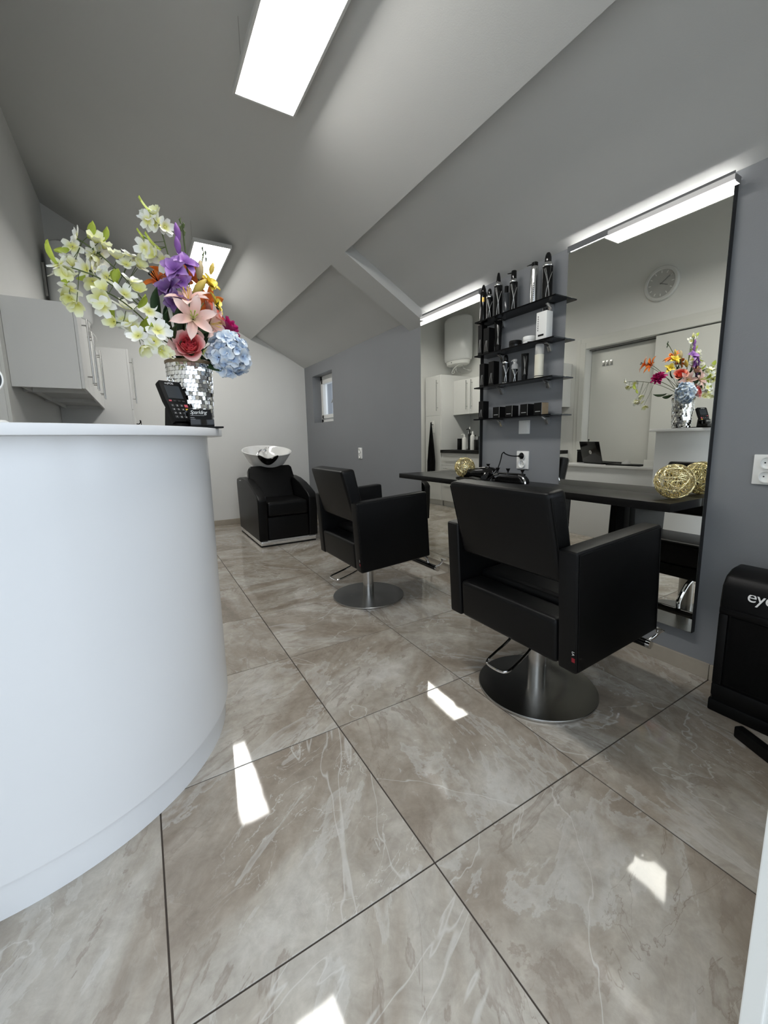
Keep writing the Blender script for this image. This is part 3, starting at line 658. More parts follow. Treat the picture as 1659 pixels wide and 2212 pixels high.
MB().lathe([(0, 0), (0.0185, 0), (0.019, 0.003), (0.019, 0.080), (0.0, 0.080)], seg=24, cap=False).build('bottle_body', M['black_gloss'], t)
MB().lathe([(0.0192, 0.080), (0.0200, 0.083), (0.0200, 0.104), (0.012, 0.114), (0.011, 0.122), (0.0, 0.122)], seg=24, cap=False).build('collar', M['clear'], t)
c = MB().lathe([(0.0115, 0.1225), (0.0125, 0.125), (0.0125, 0.138), (0.0, 0.140)], seg=20, cap=False); c.tube([(0, 0, 0.133), (-0.006, 0.016, 0.133), (-0.007, 0.022, 0.128)], [0.006, 0.004, 0.003], 8); c.build('pump', M['clear'], t)
ln = MB(); can_lines(ln, 0.019, 0.006, 0.076, PH); ln.build('print_lines', M['silver_print'], t)
tube_product(1.764, z3, 0.019, 0.160, 'black cream tube standing on its cap, on the third shelf', 1)
t = thing('spray_bottle', 'tall white cylinder bottle with a clear hood on the third shelf', 'bottle', (2.0, 1.648, z3), 0, GP)
MB().lathe([(0, 0), (0.0245, 0), (0.025, 0.003), (0.025, 0.130), (0.0, 0.130)], seg=28, cap=False).build('bottle_body', M['cream'], t)
MB().lathe([(0.0251, 0.010), (0.0254, 0.011), (0.0254, 0.013), (0.0251, 0.014)], seg=28, cap=False).build('band', M['black_matt'], t)
MB().lathe([(0.0245, 0.1305), (0.0245, 0.180), (0.022, 0.186), (0.0, 0.187)], seg=28, cap=False).build('hood', M['clear'], t)
MB().lathe([(0.0, 0.131), (0.013, 0.131), (0.013, 0.165), (0.0, 0.167)], seg=16, cap=False).build('spray_head', M['cream'], t)
z4 = SHELF[3]+0.0085
carton(2.088, z4, 0.044, 0.05, 0.114, 'tallest black carton on the lowest shelf, at its left end', x=2.0)
for y, lab, sd in ((1.958, 'small black box, first from left of the four on the lowest shelf', None), (1.852, 'small black box, second from left of the four on the lowest shelf', None), (1.735, 'small black box, third from left of the four on the lowest shelf', None), (1.634, 'small black box with a brown side, rightmost on the lowest shelf', 'kraft')):
    t = carton(y-0.01, z4, 0.056, 0.056, 0.067, lab, x=2.0, side=sd, print_=False)
    pr = MB()
    for k in range(6): pr.box(-0.0287, -0.0279, -0.017+0.006*k, -0.0125+0.006*k, 0.016, 0.020)
    pr.build('print', M['silver_print'], t)
    MB().box(-0.0288, -0.0275, -0.0288, -0.0275, 0.001, 0.066).build('edge', M['silver_print'], t)

# ------------------------------------------------------------------ hair tools on the table
TZ = 0.8072
t = thing('hair_dryer', 'glossy black hair dryer lying on the table, its cord plugged into the wall', 'hair dryer', (1.925, 2.0, TZ))
b = MB(); b.tube([(0.02, -0.085, 0.040), (0.018, -0.06, 0.042), (0.012, 0.0, 0.043), (0.006, 0.06, 0.042), (0.0, 0.11, 0.038)], [0.033, 0.040, 0.041, 0.034, 0.026], 20)
b.build('body', M['black_gloss'], t)
MB().tube([(0.0, 0.11, 0.038), (-0.006, 0.17, 0.032)], [0.027, 0.031], 20).build('nozzle', M['black_gloss'], t)
MB().tube(spline([(0.016, -0.02, 0.04), (-0.03, -0.055, 0.035), (-0.075, -0.09, 0.024), (-0.10, -0.105, 0.021)], 5), [0.021]*8+[0.019]*8, 14).build('handle', M['black_gloss'], t)
MB().tube([(0.02, -0.087, 0.040), (0.0205, -0.094, 0.040)], 0.026, 20).build('rear_grille', M['chrome'], t)
MB().lathe([(0.012, 0.08), (0.007, 0.09), (0.014, 0.103), (0.0, 0.104)], (0.01, -0.03, 0), 16, True).build('hanging_knob', M['black_gloss'], t)
cord = [(0.02, 0.16, 0.006), (-0.06, 0.20, 0.004), (-0.10, 0.12, 0.004), (-0.085, 0.02, 0.012), (-0.10, -0.07, 0.006), (-0.06, -0.115, 0.02), (0.0, -0.112, 0.06), (0.035, -0.11, 0.12), (0.04, -0.118, 0.165), (0.05, -0.125, 0.178), (0.062, -0.122, 0.170), (0.085, -0.135, 0.158), (0.105, -0.16, 0.1525), (0.118, -0.187, 0.1535)]
MB().tube(spline(cord, 6), 0.0036, 8).build('cord', M['black_matt'], t)
pg = MB().lathe([(0.0, 0.0), (0.0185, 0.0), (0.0195, 0.012), (0.015, 0.020), (0.008, 0.026), (0.005, 0.042), (0.0, 0.042)], seg=24, cap=False).xf(axes((0, 1, 0), (0, 0, 1), (-1, 0, 0), (0.146, -0.194, 0.1535)))
pg.build('plug', M['black_matt'], t)

t = thing('tool_rack', 'black rack with three flared knobs and chrome side loops on the table', 'rack', (1.93, 1.765, TZ))
b = MB(); b.prism([(-0.112, 0.0), (0.112, 0.0), (0.104, 0.022), (0.075, 0.040), (-0.085, 0.042), (-0.106, 0.022)], -0.035, 0.035, 'x')
b.build('rack_body', M['black_gloss'], t, 0.008, 3)
MB().tube([(0, -0.10, 0.050), (0, 0.105, 0.050)], 0.007, 12).build('top_rail', M['black_gloss'], t)
for y in (0.115, 0.03, -0.082):
    MB().lathe([(0.010, 0.043), (0.006, 0.058), (0.0055, 0.064), (0.013, 0.080), (0.0135, 0.083), (0.0, 0.083)], (0.0, y, 0), 20, True).build('knob', M['black_gloss'], t)
for s in (-1, 1):
    MB().tube(spline([(-0.03, s*0.08, 0.046), (-0.034, s*0.112, 0.038), (-0.036, s*0.130, 0.02), (-0.038, s*0.137, 0.002)], 6), 0.006, 10).build('side_loop', M['chrome'], t)

# ------------------------------------------------------------------ gold wire balls
def wire_ball(loc, r, seed, lab):
    rnd = random.Random(seed); mb = MB()
    for k in range(64):
        ax = Vector((rnd.gauss(0,1), rnd.gauss(0,1), rnd.gauss(0,1))).normalized(); x = ax.orthogonal().normalized(); y = ax.cross(x)
        off = rnd.uniform(-0.72, 0.72)*r; rr = math.sqrt(r*r-off*off)*rnd.uniform(0.965, 1.0); ph = rnd.uniform(0, 6); am = rnd.uniform(0.0, 0.10)
        pts = [ax*(off + am*rr*math.sin(3*a+ph)) + (x*math.cos(a)+y*math.sin(a))*rr for a in (2*PI*i/22 for i in range(22))]
        mb.tube([p.normalized()*min(p.length, r) for p in pts], 0.0014, 4, True)
    o = mb.build('wire_ball', M['gold'], None); o.location = loc; tag(o, lab, 'ornament', 'gold wire balls on the table'); return o
wire_ball((1.925, 0.868, TZ+0.0745), 0.0735, 3, 'round gold wire ball at the right end of the black table')
wire_ball((1.925, 2.185, TZ+0.0705), 0.0695, 9, 'round gold wire ball further left on the table, near the hair dryer')

# ------------------------------------------------------------------ black case by the right wall
t = thing('equipment_case', 'large black padded case standing by the grey wall, white lettering on top', 'case', (1.95, 0.36, 0))
b = MB(); b.prism([(-0.107, 0.035), (0.105, 0.035), (0.105, 0.50), (0.085, 0.555), (0.03, 0.572), (-0.03, 0.568), (-0.078, 0.548), (-0.102, 0.51), (-0.109, 0.45)], -0.28, 0.28, 'y')
b.build('body', M['black_leather'], t, 0.016, 3)
fp = MB()
for (a, c, z0, z1) in ((-0.275, 0.275, 0.405, 0.43), (-0.275, 0.275, 0.07, 0.12), (0.245, 0.275, 0.12, 0.405), (-0.275, -0.245, 0.12, 0.405)): fp.box(-0.118, -0.105, a, c, z0, z1)
fp.build('front_border', M['black_leather'], t, 0.005)
MB().box(-0.112, -0.106, -0.24, 0.24, 0.13, 0.40).build('front_panel', M['black_cloth'], t, 0.002)
MB().box(-0.113, 0.108, -0.283, 0.283, 0.0, 0.05).build('base', M['black_matt'], t, 0.008)
text('lettering', 'eye', 0.060, M['white_print'], t, axes((0, -1, 0), (0.36, 0, 0.933), (-0.933, 0, 0.36), (-0.1115, 0.200, 0.476)), 0.0008, 0.0, 0.92)
b = MB(); b.box(-0.016, 0.016, -0.19, 0.19, 0.0, 0.042)
o = b.build('floor_bar', M['black_matt'], None, 0.006, 2); o.location = (1.665, 0.345, 0); o.rotation_euler = (0, 0, math.radians(-27)); tag(o, 'black bar lying on the tiles in front of the black case', 'bar')

# ------------------------------------------------------------------ reception counter
CX, CY, CR = -0.42, 1.780, 0.649
def outline(r, y_end, n=40):
    p = [(XL+0.003, CY-r), (CX-0.1, CY-r)]
    p += [(CX+r*math.cos(a), CY+r*math.sin(a)) for a in (-PI/2 + PI/2*k/n for k in range(n+1))]
    return p + [(CX+r, y_end)]
def shell(r0, r1, y_end, z0, z1):
    a, b = outline(r1, y_end), outline(r0, y_end); n = len(a); vs, fs = [], []
    for p in a: vs += [(p[0], p[1], z0), (p[0], p[1], z1)]
    for p in b: vs += [(p[0], p[1], z0), (p[0], p[1], z1)]
    m = 2*n
    for i in range(n-1):
        fs += [(2*i, 2*i+2, 2*i+3, 2*i+1), (m+2*i, m+2*i+1, m+2*i+3, m+2*i+2), (2*i+1, 2*i+3, m+2*i+3, m+2*i+1), (2*i, m+2*i, m+2*i+2, 2*i+2)]
    fs += [(0, 1, m+1, m), (2*n-2, m+2*n-2, m+2*n-1, 2*n-1)]
    return MB().add(vs, fs)
t = thing('reception_counter', 'white curved reception counter at the left of the entrance', 'counter', (0, 0, 0))
shell(CR-0.02, CR, 1.915, 0.098, 1.101).build('front_panel', M['counter_white'], t)
shell(CR-0.04, CR-0.015, 1.905, 0.0, 0.097).build('plinth', M['counter_white'], t)
MB().box(CX+0.02, CX+CR-0.021, 1.897, 1.915, 0.0, 1.101).build('end_panel', M['counter_white'], t, 0.001)
RT = CR+0.052; oo = outline(RT, 1.945, 48); top = MB(); poly = oo + [(CX-0.02, 1.945), (CX-0.02, CY-RT+0.42), (XL+0.003, CY-RT+0.42)]
top.prism(poly, 1.1015, 1.127, 'z'); tp_ = top.build('counter_top', M['counter_top'], t, 0.003, 2)

# security camera at the left edge
t = thing('security_camera', 'small round black-faced camera with white rim on the left of the counter', 'camera', (-0.312, 1.40, 1.1275))
MB().lathe([(0.0, 0.0), (0.037, 0.0), (0.037, 0.012), (0.030, 0.017), (0.0, 0.018)], seg=32, cap=False).build('foot', M['plastic'], t)
MB().tube([(0, 0.012, 0.016), (0, 0.022, 0.06), (0, 0.018, 0.10)], 0.007, 12).build('stand', M['plastic'], t)
fm = look((0.12, -0.98, -0.05), (0, 0, 0.118))
MB().lathe([(0.0, -0.022), (0.026, -0.020), (0.036, -0.008), (0.039, 0.003), (0.038, 0.008), (0.0355, 0.0085), (0.0355, 0.006), (0.0, 0.006)], seg=40, cap=False).xf(fm).build('shell', M['plastic'], t)
MB().lathe([(0.0, 0.0062), (0.0352, 0.0062), (0.0352, 0.0078), (0.0, 0.0088)], seg=40, cap=False).xf(fm).build('face', M['black_gloss'], t)

# card terminal
t = thing('card_terminal', 'black card payment terminal leaning back in a stand beside the vase', 'card terminal', (0.118, 1.585, 1.1275))
n_ = Vector((0.50*math.cos(0.46), -0.866*math.cos(0.46), math.sin(0.46))).normalized(); rx = Vector((0.866, 0.5, 0)); uy_ = n_.cross(rx).normalized()
TM = axes(rx, uy_, n_, (0.026, -0.006, 0.024))
MB().prism([(-0.0375, 0.0), (0.0375, 0.0), (0.0375, 0.062), (0.0405, 0.085), (0.0405, 0.15), (0.036, 0.156), (-0.036, 0.156), (-0.0405, 0.15), (-0.0405, 0.085), (-0.0375, 0.062)], -0.022, 0.0, 'z').xf(TM).build('body', M['black_matt'], t, 0.003, 2)
MB().box(-0.0275, 0.0275, 0.088, 0.137, 0.0, 0.001).xf(TM).build('screen', M['screen'], t)
text('brand_print', 'myPOS', 0.0105, M['white_print'], t, TM @ Matrix.Translation((-0.021, 0.1425, 0.0006)), 0.0002)
def key(x, y, w, h_, m, s=None):
    k = MB().box(x-w/2, x+w/2, y-h_/2, y+h_/2, 0.0, 0.0018).xf(TM).build('key', m, t, 0.0005, 1)
    if s: text('key_print', s, 0.0075, M['white_print'], k, TM @ Matrix.Translation((x, y-0.0026, 0.0019)), 0.0001, align='CENTER')
for r, row in enumerate(('123', '456', '789', '*0#')):
    for c, ch in enumerate(row): key(-0.0245+0.0165*c, 0.060-0.0145*r, 0.012, 0.0105, M['key'], ch)
for r, (m, hh, yy) in enumerate((('key_red', 0.0105, 0.060), ('key_yellow', 0.0105, 0.0445), ('key_green', 0.0165, 0.026))): key(0.0255, yy, 0.0125, hh, M[m])
for c, m in enumerate(('key_red', 'key', 'key', 'key')): key(-0.0255+0.016*c, 0.078, 0.010, 0.0055, M[m])
st = MB(); st.prism([(-0.045, 0.0), (0.05, 0.0), (0.05, 0.014), (0.012, 0.02), (-0.02, 0.075), (-0.034, 0.072), (-0.042, 0.02)], -0.03, 0.03, 'x')
st.xf(axes(rx, Vector((-0.5, 0.866, 0))*-1, (0, 0, 1), (0.012, 0.018, 0)))
st.build('stand', M['black_matt'], t, 0.003)
# card holder
t = thing('card_holder', 'black business card holder on a flat tray in front of the vase', 'card holder', (0.186, 1.560, 1.1275), math.radians(8))
MB().box(-0.052, 0.062, -0.055, 0.085, 0.0, 0.006).build('tray', M['black_matt'], t, 0.002)
h_ = MB(); h_.box(-0.036, 0.040, -0.028, 0.050, 0.006, 0.030); h_.box(-0.036, 0.040, 0.036, 0.050, 0.030, 0.062)
h_.build('holder', M['black_gloss'], t, 0.002)
CM = axes((1, 0, 0), (0, 0.17, 0.985), (0, -0.985, 0.17), (-0.034, -0.014, 0.009))
cards = MB()
for k in range(6): cards.box(0, 0.072, 0, 0.0565, -0.0035*k-0.0016, -0.0035*k)
cards.xf(CM).build('card', M['black_matt'], t, 0.0003, 1)
text('card_print', 'Sparkling', 0.0175, M['silver_print'], t, CM @ Matrix.Translation((0.003, 0.040, 0.0004)), 0.0001, 0.35, 0.86)
q = MB(); q.box(0.004, 0.048, 0.0345, 0.0352, 0, 0.0005)
for k in range(3): q.box(0.003, 0.016+0.003*k, 0.0265-0.005*k, 0.0275-0.005*k, 0, 0.0005)
q.box(0.052, 0.066, 0.0165, 0.0175, 0, 0.0005)
q.xf(CM).build('card_rule', M['silver_print'], t)

# mosaic vase
VX, VY, VZ = 0.188, 1.742, 1.1275
t = thing('mosaic_vase', 'round vase covered with mirror mosaic on the counter, full of flowers', 'vase', (VX, VY, VZ))
def vr(z): return 0.066 + 0.012*(z/0.245)
MB().lathe([(0.0, 0.0), (vr(0), 0.0)] + [(vr(0.0245*k), 0.0245*k) for k in range(1, 11)] + [(vr(0.245)-0.006, 0.245), (0.058, 0.02), (0.0, 0.02)], seg=48, cap=False).build('vessel', M['vase_core'], t)
mo = MB(); rnd = random.Random(5); rows, cols = 16, 38
for i in range(rows):
    z0 = 0.004 + i*0.0146
    for k in range(cols):
        r = vr(z0+0.004)+0.0012; a = 2*PI*(k + 0.33*i)/cols; w = 2*PI*r/cols*0.46; hh = 0.0068
        R = Matrix.Translation((r*math.cos(a), r*math.sin(a), z0+hh)) @ Matrix.Rotation(a+rnd.gauss(0, 0.13), 4, 'Z') @ Matrix.Rotation(-0.05+rnd.gauss(0, 0.12), 4, 'Y') @ Matrix.Rotation(0.10, 4, 'X')
        q = MB().add([(0.0008, -w, -hh), (0.0008, w, -hh), (0.0008, w, hh), (0.0008, -w, hh), (-0.0012, -w, -hh), (-0.0012, w, -hh), (-0.0012, w, hh), (-0.0012, -w, hh)], [(0,1,2,3), (0,4,5,1), (1,5,6,2), (2,6,7,3), (3,7,4,0)]).xf(R)
        mo.add(q.v, q.f)
o = mo.build('mosaic', M['mirror_tile'], t, smooth=False); o['kind'] = 'stuff'
MB().lathe([(vr(0.24)+0.0005, 0.236), (vr(0.245)+0.0035, 0.239), (vr(0.245)+0.004, 0.247), (vr(0.245)-0.002, 0.250), (vr(0.245)-0.007, 0.247), (vr(0.24)-0.007, 0.236), (vr(0.24)+0.0005, 0.236)], seg=48, cap=False).build('rim', M['vase_rim'], t)

# ------------------------------------------------------------------ flowers
def petal(L, Wd, cup=0.15, curl=0.3, tip=0.35, n=5, m=4, base=0.18, wave=0.0):
    vs, fs = [], []                       # along +x, opening towards +z
    for i in range(n+1):
        q = i/n; w = Wd*(base + (1-base)*math.sin(PI*min(1, q*0.5/0.55)) if q < 0.55 else 1 - (1-tip*0.4)*((q-0.55)/0.45)**2.2)
        for k in range(m+1):
            s = 2*k/m-1
            vs.append((L*q*math.cos(curl*q), s*w/2, L*q*math.sin(curl*q)*1.0 + cup*Wd*(s*s)*0.5 + wave*math.sin(9*q+4*s)*Wd))
    for i in range(n):
        for k in range(m): a = i*(m+1)+k; fs.append((a, a+1, a+m+2, a+m+1))
    return MB().add(vs, fs)
def ring(n, L, Wd, pitch, cup, curl, r0=0.002, ph=0.0, jit=0.1, rnd=random, **kw):
    mb = MB()
    for k in range(n):
        p = petal(L*rnd.uniform(0.92, 1.08), Wd*rnd.uniform(0.92, 1.08), cup, curl, **kw)
        p.xf(Matrix.Rotation(ph + 2*PI*k/n + rnd.uniform(-jit, jit), 4, 'Z') @ Matrix.Translation((r0, 0, 0)) @ Matrix.Rotation(-pitch + rnd.uniform(-jit, jit), 4, 'Y'))
        mb.add(p.v, p.f)
    return mb
def mesh_of(mb, name, m): me = mb.mesh(name); me.materials.append(m); return me
R1 = random.Random(11)
BLOSSOM = [mesh_of(ring(5, 0.036, 0.025, pt, 0.2, 0.12, ph=p, jit=0.16, rnd=R1, base=0.22, tip=1.6), 'blossom', M[m]) for pt, p, m in ((0.12, 0, 'blossom'), (0.28, 0.4, 'blossom'), (0.55, 0.9, 'blossom_lime'), (0.02, 1.3, 'blossom'), (0.75, 0.2, 'blossom_lime'))]
LEAF_L = mesh_of(petal(0.054, 0.027, -0.5, 0.3, tip=0.0, n=6), 'leaf', M['leaf_lime'])
LEAF_D = mesh_of(petal(0.10, 0.032, -0.5, 0.55, tip=0.0, n=7), 'leaf', M['leaf_dark'])
MOUTH = Vector((VX, VY, VZ+0.225))
def stem_thing(name, lab, cat, tip, root, group, sag=0.0, r=0.0022, mid=None):
    tip, root = Vector(tip), Vector(root)
    t = thing(name, lab, cat, tuple(root), 0, group)
    mid = Vector(mid) if mid is not None else root*0.35 + tip*0.65 + Vector((root.x-tip.x, root.y-tip.y, 0))*0.22 + Vector((0, 0, sag))
    path = [p-root for p in bez(root, mid, tip, 10)]
    path = [Vector((-path[3].x*0.1, -path[3].y*0.1, -0.16))] + path
    MB().tube(path, r, 6).build('stem', M['stem'], t); return t, root
def hole(k):                                      # where stem k passes the vase mouth
    a = 2.4*k; return MOUTH + Vector((math.cos(a), math.sin(a), 0))*(0.012+0.006*(k % 6))
GF = 'flowers in the mosaic vase'
def white_branch(k, lab, tips, leaves, mid_sag, seed):
    rnd = random.Random(seed); root = hole(k); far = max((Vector(p) for p in tips), key=lambda p: (p-root).length)
    t, r0 = stem_thing('blossom_branch', lab, 'flower', far, root, GF, mid_sag, 0.0021)
    main = bez(root, root*0.35+far*0.65+Vector((root.x-far.x, root.y-far.y, 0))*0.22+Vector((0,0,mid_sag)), far, 24)
    twig = MB()
    for p in tips:
        p = Vector(p); q = min(main[6:], key=lambda m_: (m_-p).length + (0.04 if (m_-p).length < 0.01 else 0))
        out = (p - q); out = out.normalized() if out.length > 0.004 else (p-root).normalized()
        ax = (out*0.9 + Vector((rnd.uniform(-.5, .5)+0.02, -0.85+rnd.uniform(-.5, .5), rnd.uniform(-.5, .6)))).normalized()
        if (p-q).length > 0.006: twig.tube([q-r0, (q*0.5+p*0.5)-r0+Vector((0,0,-0.004)), p-ax*0.006-r0], 0.0011, 5)
        put('blossom', BLOSSOM[rnd.randrange(5)], t, mw=look(ax, p-r0, rnd.uniform(0, 6), rnd.uniform(0.85, 1.12)))
        if rnd.random() < 0.5:                   # a second blossom of the same cluster
            q2 = p + Vector((rnd.uniform(-.022, .022), rnd.uniform(0.0, .03), rnd.uniform(-.022, .016)))
            ax2 = (Vector((rnd.uniform(-1, 1), rnd.uniform(-1, .2), rnd.uniform(-.6, .8)))).normalized()
            twig.tube([q-r0, q2-ax2*0.006-r0], 0.0010, 5); put('blossom', BLOSSOM[rnd.randrange(5)], t, mw=look(ax2, q2-r0, rnd.uniform(0, 6), rnd.uniform(0.8, 1.05)))
    for p in leaves:
        p = Vector(p); q = min(main[6:], key=lambda m_: (m_-p).length); d = (p-q)
        d = d.normalized() if d.length > 0.003 else Vector((-0.5, -0.5, 0.5))
        x = (d + Vector((rnd.uniform(-.3, .3), -0.2, rnd.uniform(-.2, .5)))).normalized(); y = Vector((0.3, -0.5, 0.8)).cross(x).normalized(); z = x.cross(y)
        st_ = p - x*0.019
        twig.tube([q-r0, st_-r0], 0.0010, 5); put('leaf', LEAF_L, t, mw=axes(x, y, z, st_-r0) @ Matrix.Scale(rnd.uniform(0.85, 1.2), 4))
    if twig.v: twig.build('twig', M['stem'], t)['kind'] = 'stuff'
    return t
white_branch(0, 'tallest upright branch of white blossoms, left of the purple gladiolus', [(0.122,1.74,1.832),(0.098,1.74,1.835),(0.149,1.74,1.827),(0.127,1.745,1.862),(0.082,1.74,1.744),(0.109,1.74,1.727),(0.136,1.74,1.715)], [(0.115,1.74,1.762),(0.087,1.74,1.776),(0.105,1.74,1.872)], 0.0, 21)
white_branch(1, 'white blossom branch reaching to the upper left', [(-0.127,1.8,1.73),(-0.112,1.8,1.758),(-0.133,1.8,1.687),(-0.063,1.8,1.754),(-0.069,1.8,1.719),(-0.042,1.8,1.741),(-0.056,1.8,1.705)], [(-0.149,1.8,1.723),(-0.075,1.8,1.785),(-0.038,1.8,1.779)], 0.05, 22)
white_branch(2, 'white blossom branch arching farthest left, its end drooping', [(-0.16,1.7,1.632),(-0.144,1.7,1.616),(-0.14,1.7,1.567),(-0.143,1.7,1.538),(-0.128,1.7,1.526)], [(-0.172,1.7,1.655),(-0.148,1.7,1.592),(-0.083,1.66,1.533)], 0.10, 23)
white_branch(3, 'dense branch of white blossoms in the middle of the left side', [(-0.093,1.76,1.651),(-0.061,1.76,1.651),(-0.082,1.76,1.617),(-0.04,1.76,1.638),(-0.006,1.76,1.7),(0.021,1.76,1.688),(0.053,1.76,1.691),(0.039,1.76,1.717)], [(-0.014,1.72,1.62),(-0.105,1.76,1.627)], 0.07, 24)
white_branch(4, 'branch with the largest open white blossom, facing the entrance', [(0.029,1.64,1.595),(0.006,1.64,1.554),(-0.046,1.64,1.556),(-0.056,1.64,1.51),(-0.056,1.64,1.534)], [(-0.012,1.64,1.605),(0.048,1.64,1.533)], 0.04, 25)
white_branch(5, 'low white blossom branch between the cabinet and the rose', [(-0.032,1.68,1.477),(0.006,1.68,1.521),(0.007,1.68,1.479),(0.024,1.68,1.464),(0.071,1.68,1.521)], [(-0.031,1.68,1.494),(0.049,1.65,1.464)], 0.03, 26)
white_branch(6, 'lowest white blossom branch just left of the pink rose', [(0.031,1.62,1.426),(0.075,1.62,1.414),(0.038,1.62,1.396),(0.089,1.62,1.449),(0.091,1.62,1.387)], [(0.060,1.62,1.44)], 0.03, 27)
white_branch(7, 'white blossom branch hanging behind the vase, seen in the mirror', [(0.30,2.18,1.547),(0.29,2.14,1.50),(0.28,2.10,1.53),(0.26,2.06,1.42),(0.255,2.04,1.36),(0.25,2.02,1.33),(0.262,2.07,1.38)], [(0.28,2.10,1.51),(0.27,2.08,1.46)], 0.08, 28)

def lily(k, lab, c, ax, sc, m, stamen, group=GF):
    t, r0 = stem_thing('lily', lab, 'flower', Vector(c)-Vector(ax).normalized()*0.02*sc, hole(k), group); f = look(ax, Vector(c)-r0, 0.3*k, sc)
    rnd = random.Random(100+k); pm = mesh_of(petal(0.086, 0.034, 0.35, -0.55, tip=0.0, n=8, base=0.22, wave=0.02), 'petal', M[m])
    for q in range(6):
        put('petal', pm, t, mw=f @ Matrix.Rotation(PI/3*q + rnd.uniform(-.06, .06), 4, 'Z') @ Matrix.Translation((0.003, 0, -0.012+0.002*(q % 2))) @ Matrix.Rotation(-(0.80+0.08*(q % 2)), 4, 'Y'))
    s = MB()
    for q in range(5): a = 1.25*q; s.tube([(0,0,0), (0.006*math.cos(a), 0.006*math.sin(a), 0.02), (0.012*math.cos(a), 0.012*math.sin(a), 0.040)], [0.0012, 0.001, 0.0022], 5)
    s.xf(f).build('stamen', M[stamen], t); return t
lily(8, 'pale pink lily facing forward, just above the pink rose', (0.202, 1.632, 1.505), (-0.05, -1, 0.15), 1.0, 'lily', 'leaf_lime')
lily(9, 'pale pink lily opening upward, uppermost of the pink lilies', (0.196, 1.67, 1.575), (-0.15, -0.55, 0.8), 1.0, 'lily', 'bud_yellow')
lily(10, 'pale pink lily turned to the right, below the coral rose', (0.268, 1.69, 1.508), (0.75, -0.6, -0.15), 0.9, 'lily', 'bud_yellow')
lily(11, 'orange lily on the left behind the purple flowers', (0.118, 1.84, 1.675), (-0.6, -0.4, 0.6), 0.9, 'orange', 'black_matt')
lily(12, 'orange lily behind the purple gladiolus blooms', (0.165, 1.86, 1.70), (0.1, 0.3, 0.9), 0.9, 'orange', 'black_matt')
lily(13, 'orange-red lily right of the purple gladiolus', (0.228, 1.83, 1.705), (0.6, 0.2, 0.6), 0.85, 'orange', 'black_matt')
lily(14, 'orange lily at the back, seen in the mirror left of the yellow flowers', (0.30, 1.96, 1.66), (0.7, 0.5, 0.3), 0.95, 'orange', 'black_matt')
lily(15, 'farthest orange lily, seen in the mirror at the left', (0.29, 2.02, 1.675), (0.5, 0.8, 0.4), 0.85, 'orange', 'black_matt')

def rose(k, lab, c, ax, sc, m):
    t, r0 = stem_thing('rose', lab, 'flower', Vector(c)-Vector(ax).normalized()*0.03*sc, hole(k), GF); f = look(ax, Vector(c)-r0, 0, sc); rnd = random.Random(200+k)
    for q in range(26):
        g = q/25; a = 2.4*q; R_ = 0.0035 + 0.0245*g; w_ = 0.026 + 0.042*g; L = 0.041 + 0.010*g
        p = petal(L, w_, min(1.25, w_/(4*R_)), 0.25-0.75*g*g, tip=2.3, n=7, m=8, base=0.6)
        p.xf(f @ Matrix.Rotation(a, 4, 'Z') @ Matrix.Translation((R_, 0, -0.030-0.004*g)) @ Matrix.Rotation(-(1.66-0.30*g-0.34*g**3), 4, 'Y'))
        me = p.mesh('petal'); me.materials.append(M[m])
        me.transform(Matrix.Translation(-(f.translation))); put('petal', me, t, loc=tuple(f.translation))
    return t
rose(16, 'pink rose with coral heart, lowest bloom above the vase rim', (0.183, 1.645, 1.420), (-0.12, -0.95, 0.28), 1.0, 'rose')
rose(17, 'orange-coral rose behind the right pink lily', (0.292, 1.735, 1.560), (0.75, -0.25, 0.6), 0.9, 'coral')

t, r0 = stem_thing('hydrangea', 'pale blue hydrangea head hanging over the vase at the right', 'flower', (0.315, 1.675, 1.43), hole(19), GF, 0.10, 0.003)
hc = Vector((0.322, 1.672, 1.402)); rnd = random.Random(33)
FLO = [mesh_of(ring(4, 0.025, 0.026, pt, 0.35, -0.25, ph=p, jit=0.2, rnd=rnd, base=0.4, tip=1.5, wave=0.06), 'floret', M['hydrangea']) for pt, p in ((0.2, 0), (0.45, 0.3), (0.1, 0.7))]
nF = 52
for k in range(nF):
    zf = 1-2*(k+0.5)/nF; a = 2.39996*k; d = Vector((math.sqrt(1-zf*zf)*math.cos(a), math.sqrt(1-zf*zf)*math.sin(a), zf))
    p = hc + Vector((d.x*0.060, d.y*0.060, d.z*0.068))*rnd.uniform(0.93, 1.1)
    put('floret', FLO[k % 3], t, mw=look(d + Vector((rnd.uniform(-.5, .5), rnd.uniform(-.5, .5), rnd.uniform(-.5, .5))), p-r0, rnd.uniform(0, 6), rnd.uniform(0.95, 1.2)))
MB().lathe([(0.0, -0.055), (0.035, -0.043), (0.05, 0.0), (0.035, 0.043), (0.0, 0.055)], tuple(hc-r0), 16, False).build('head_core', M['hydrangea'], t)

t, r0 = stem_thing('peony', 'magenta peony at the right behind the hydrangea', 'flower', (0.36, 1.85, 1.51), hole(20), GF)
pc = Vector((0.368, 1.868, 1.545))-r0; rnd = random.Random(44); f = look((0.75, 0.1, 0.5), pc)
for q in range(44):
    g = q/43; a = 2.4*q; p = petal(0.030+0.030*g, 0.016+0.014*g, 0.6, 0.5-0.9*g, tip=0.9, n=5, m=4, base=0.5, wave=0.04)
    p.xf(Matrix.Rotation(a, 4, 'Z') @ Matrix.Translation((0.003+0.006*g, 0, -0.018)) @ Matrix.Rotation(-(1.5-1.35*g+rnd.uniform(-.12, .12)), 4, 'Y'))
    me = p.mesh('petal'); me.materials.append(M['magenta']); put('petal', me, t, mw=f)

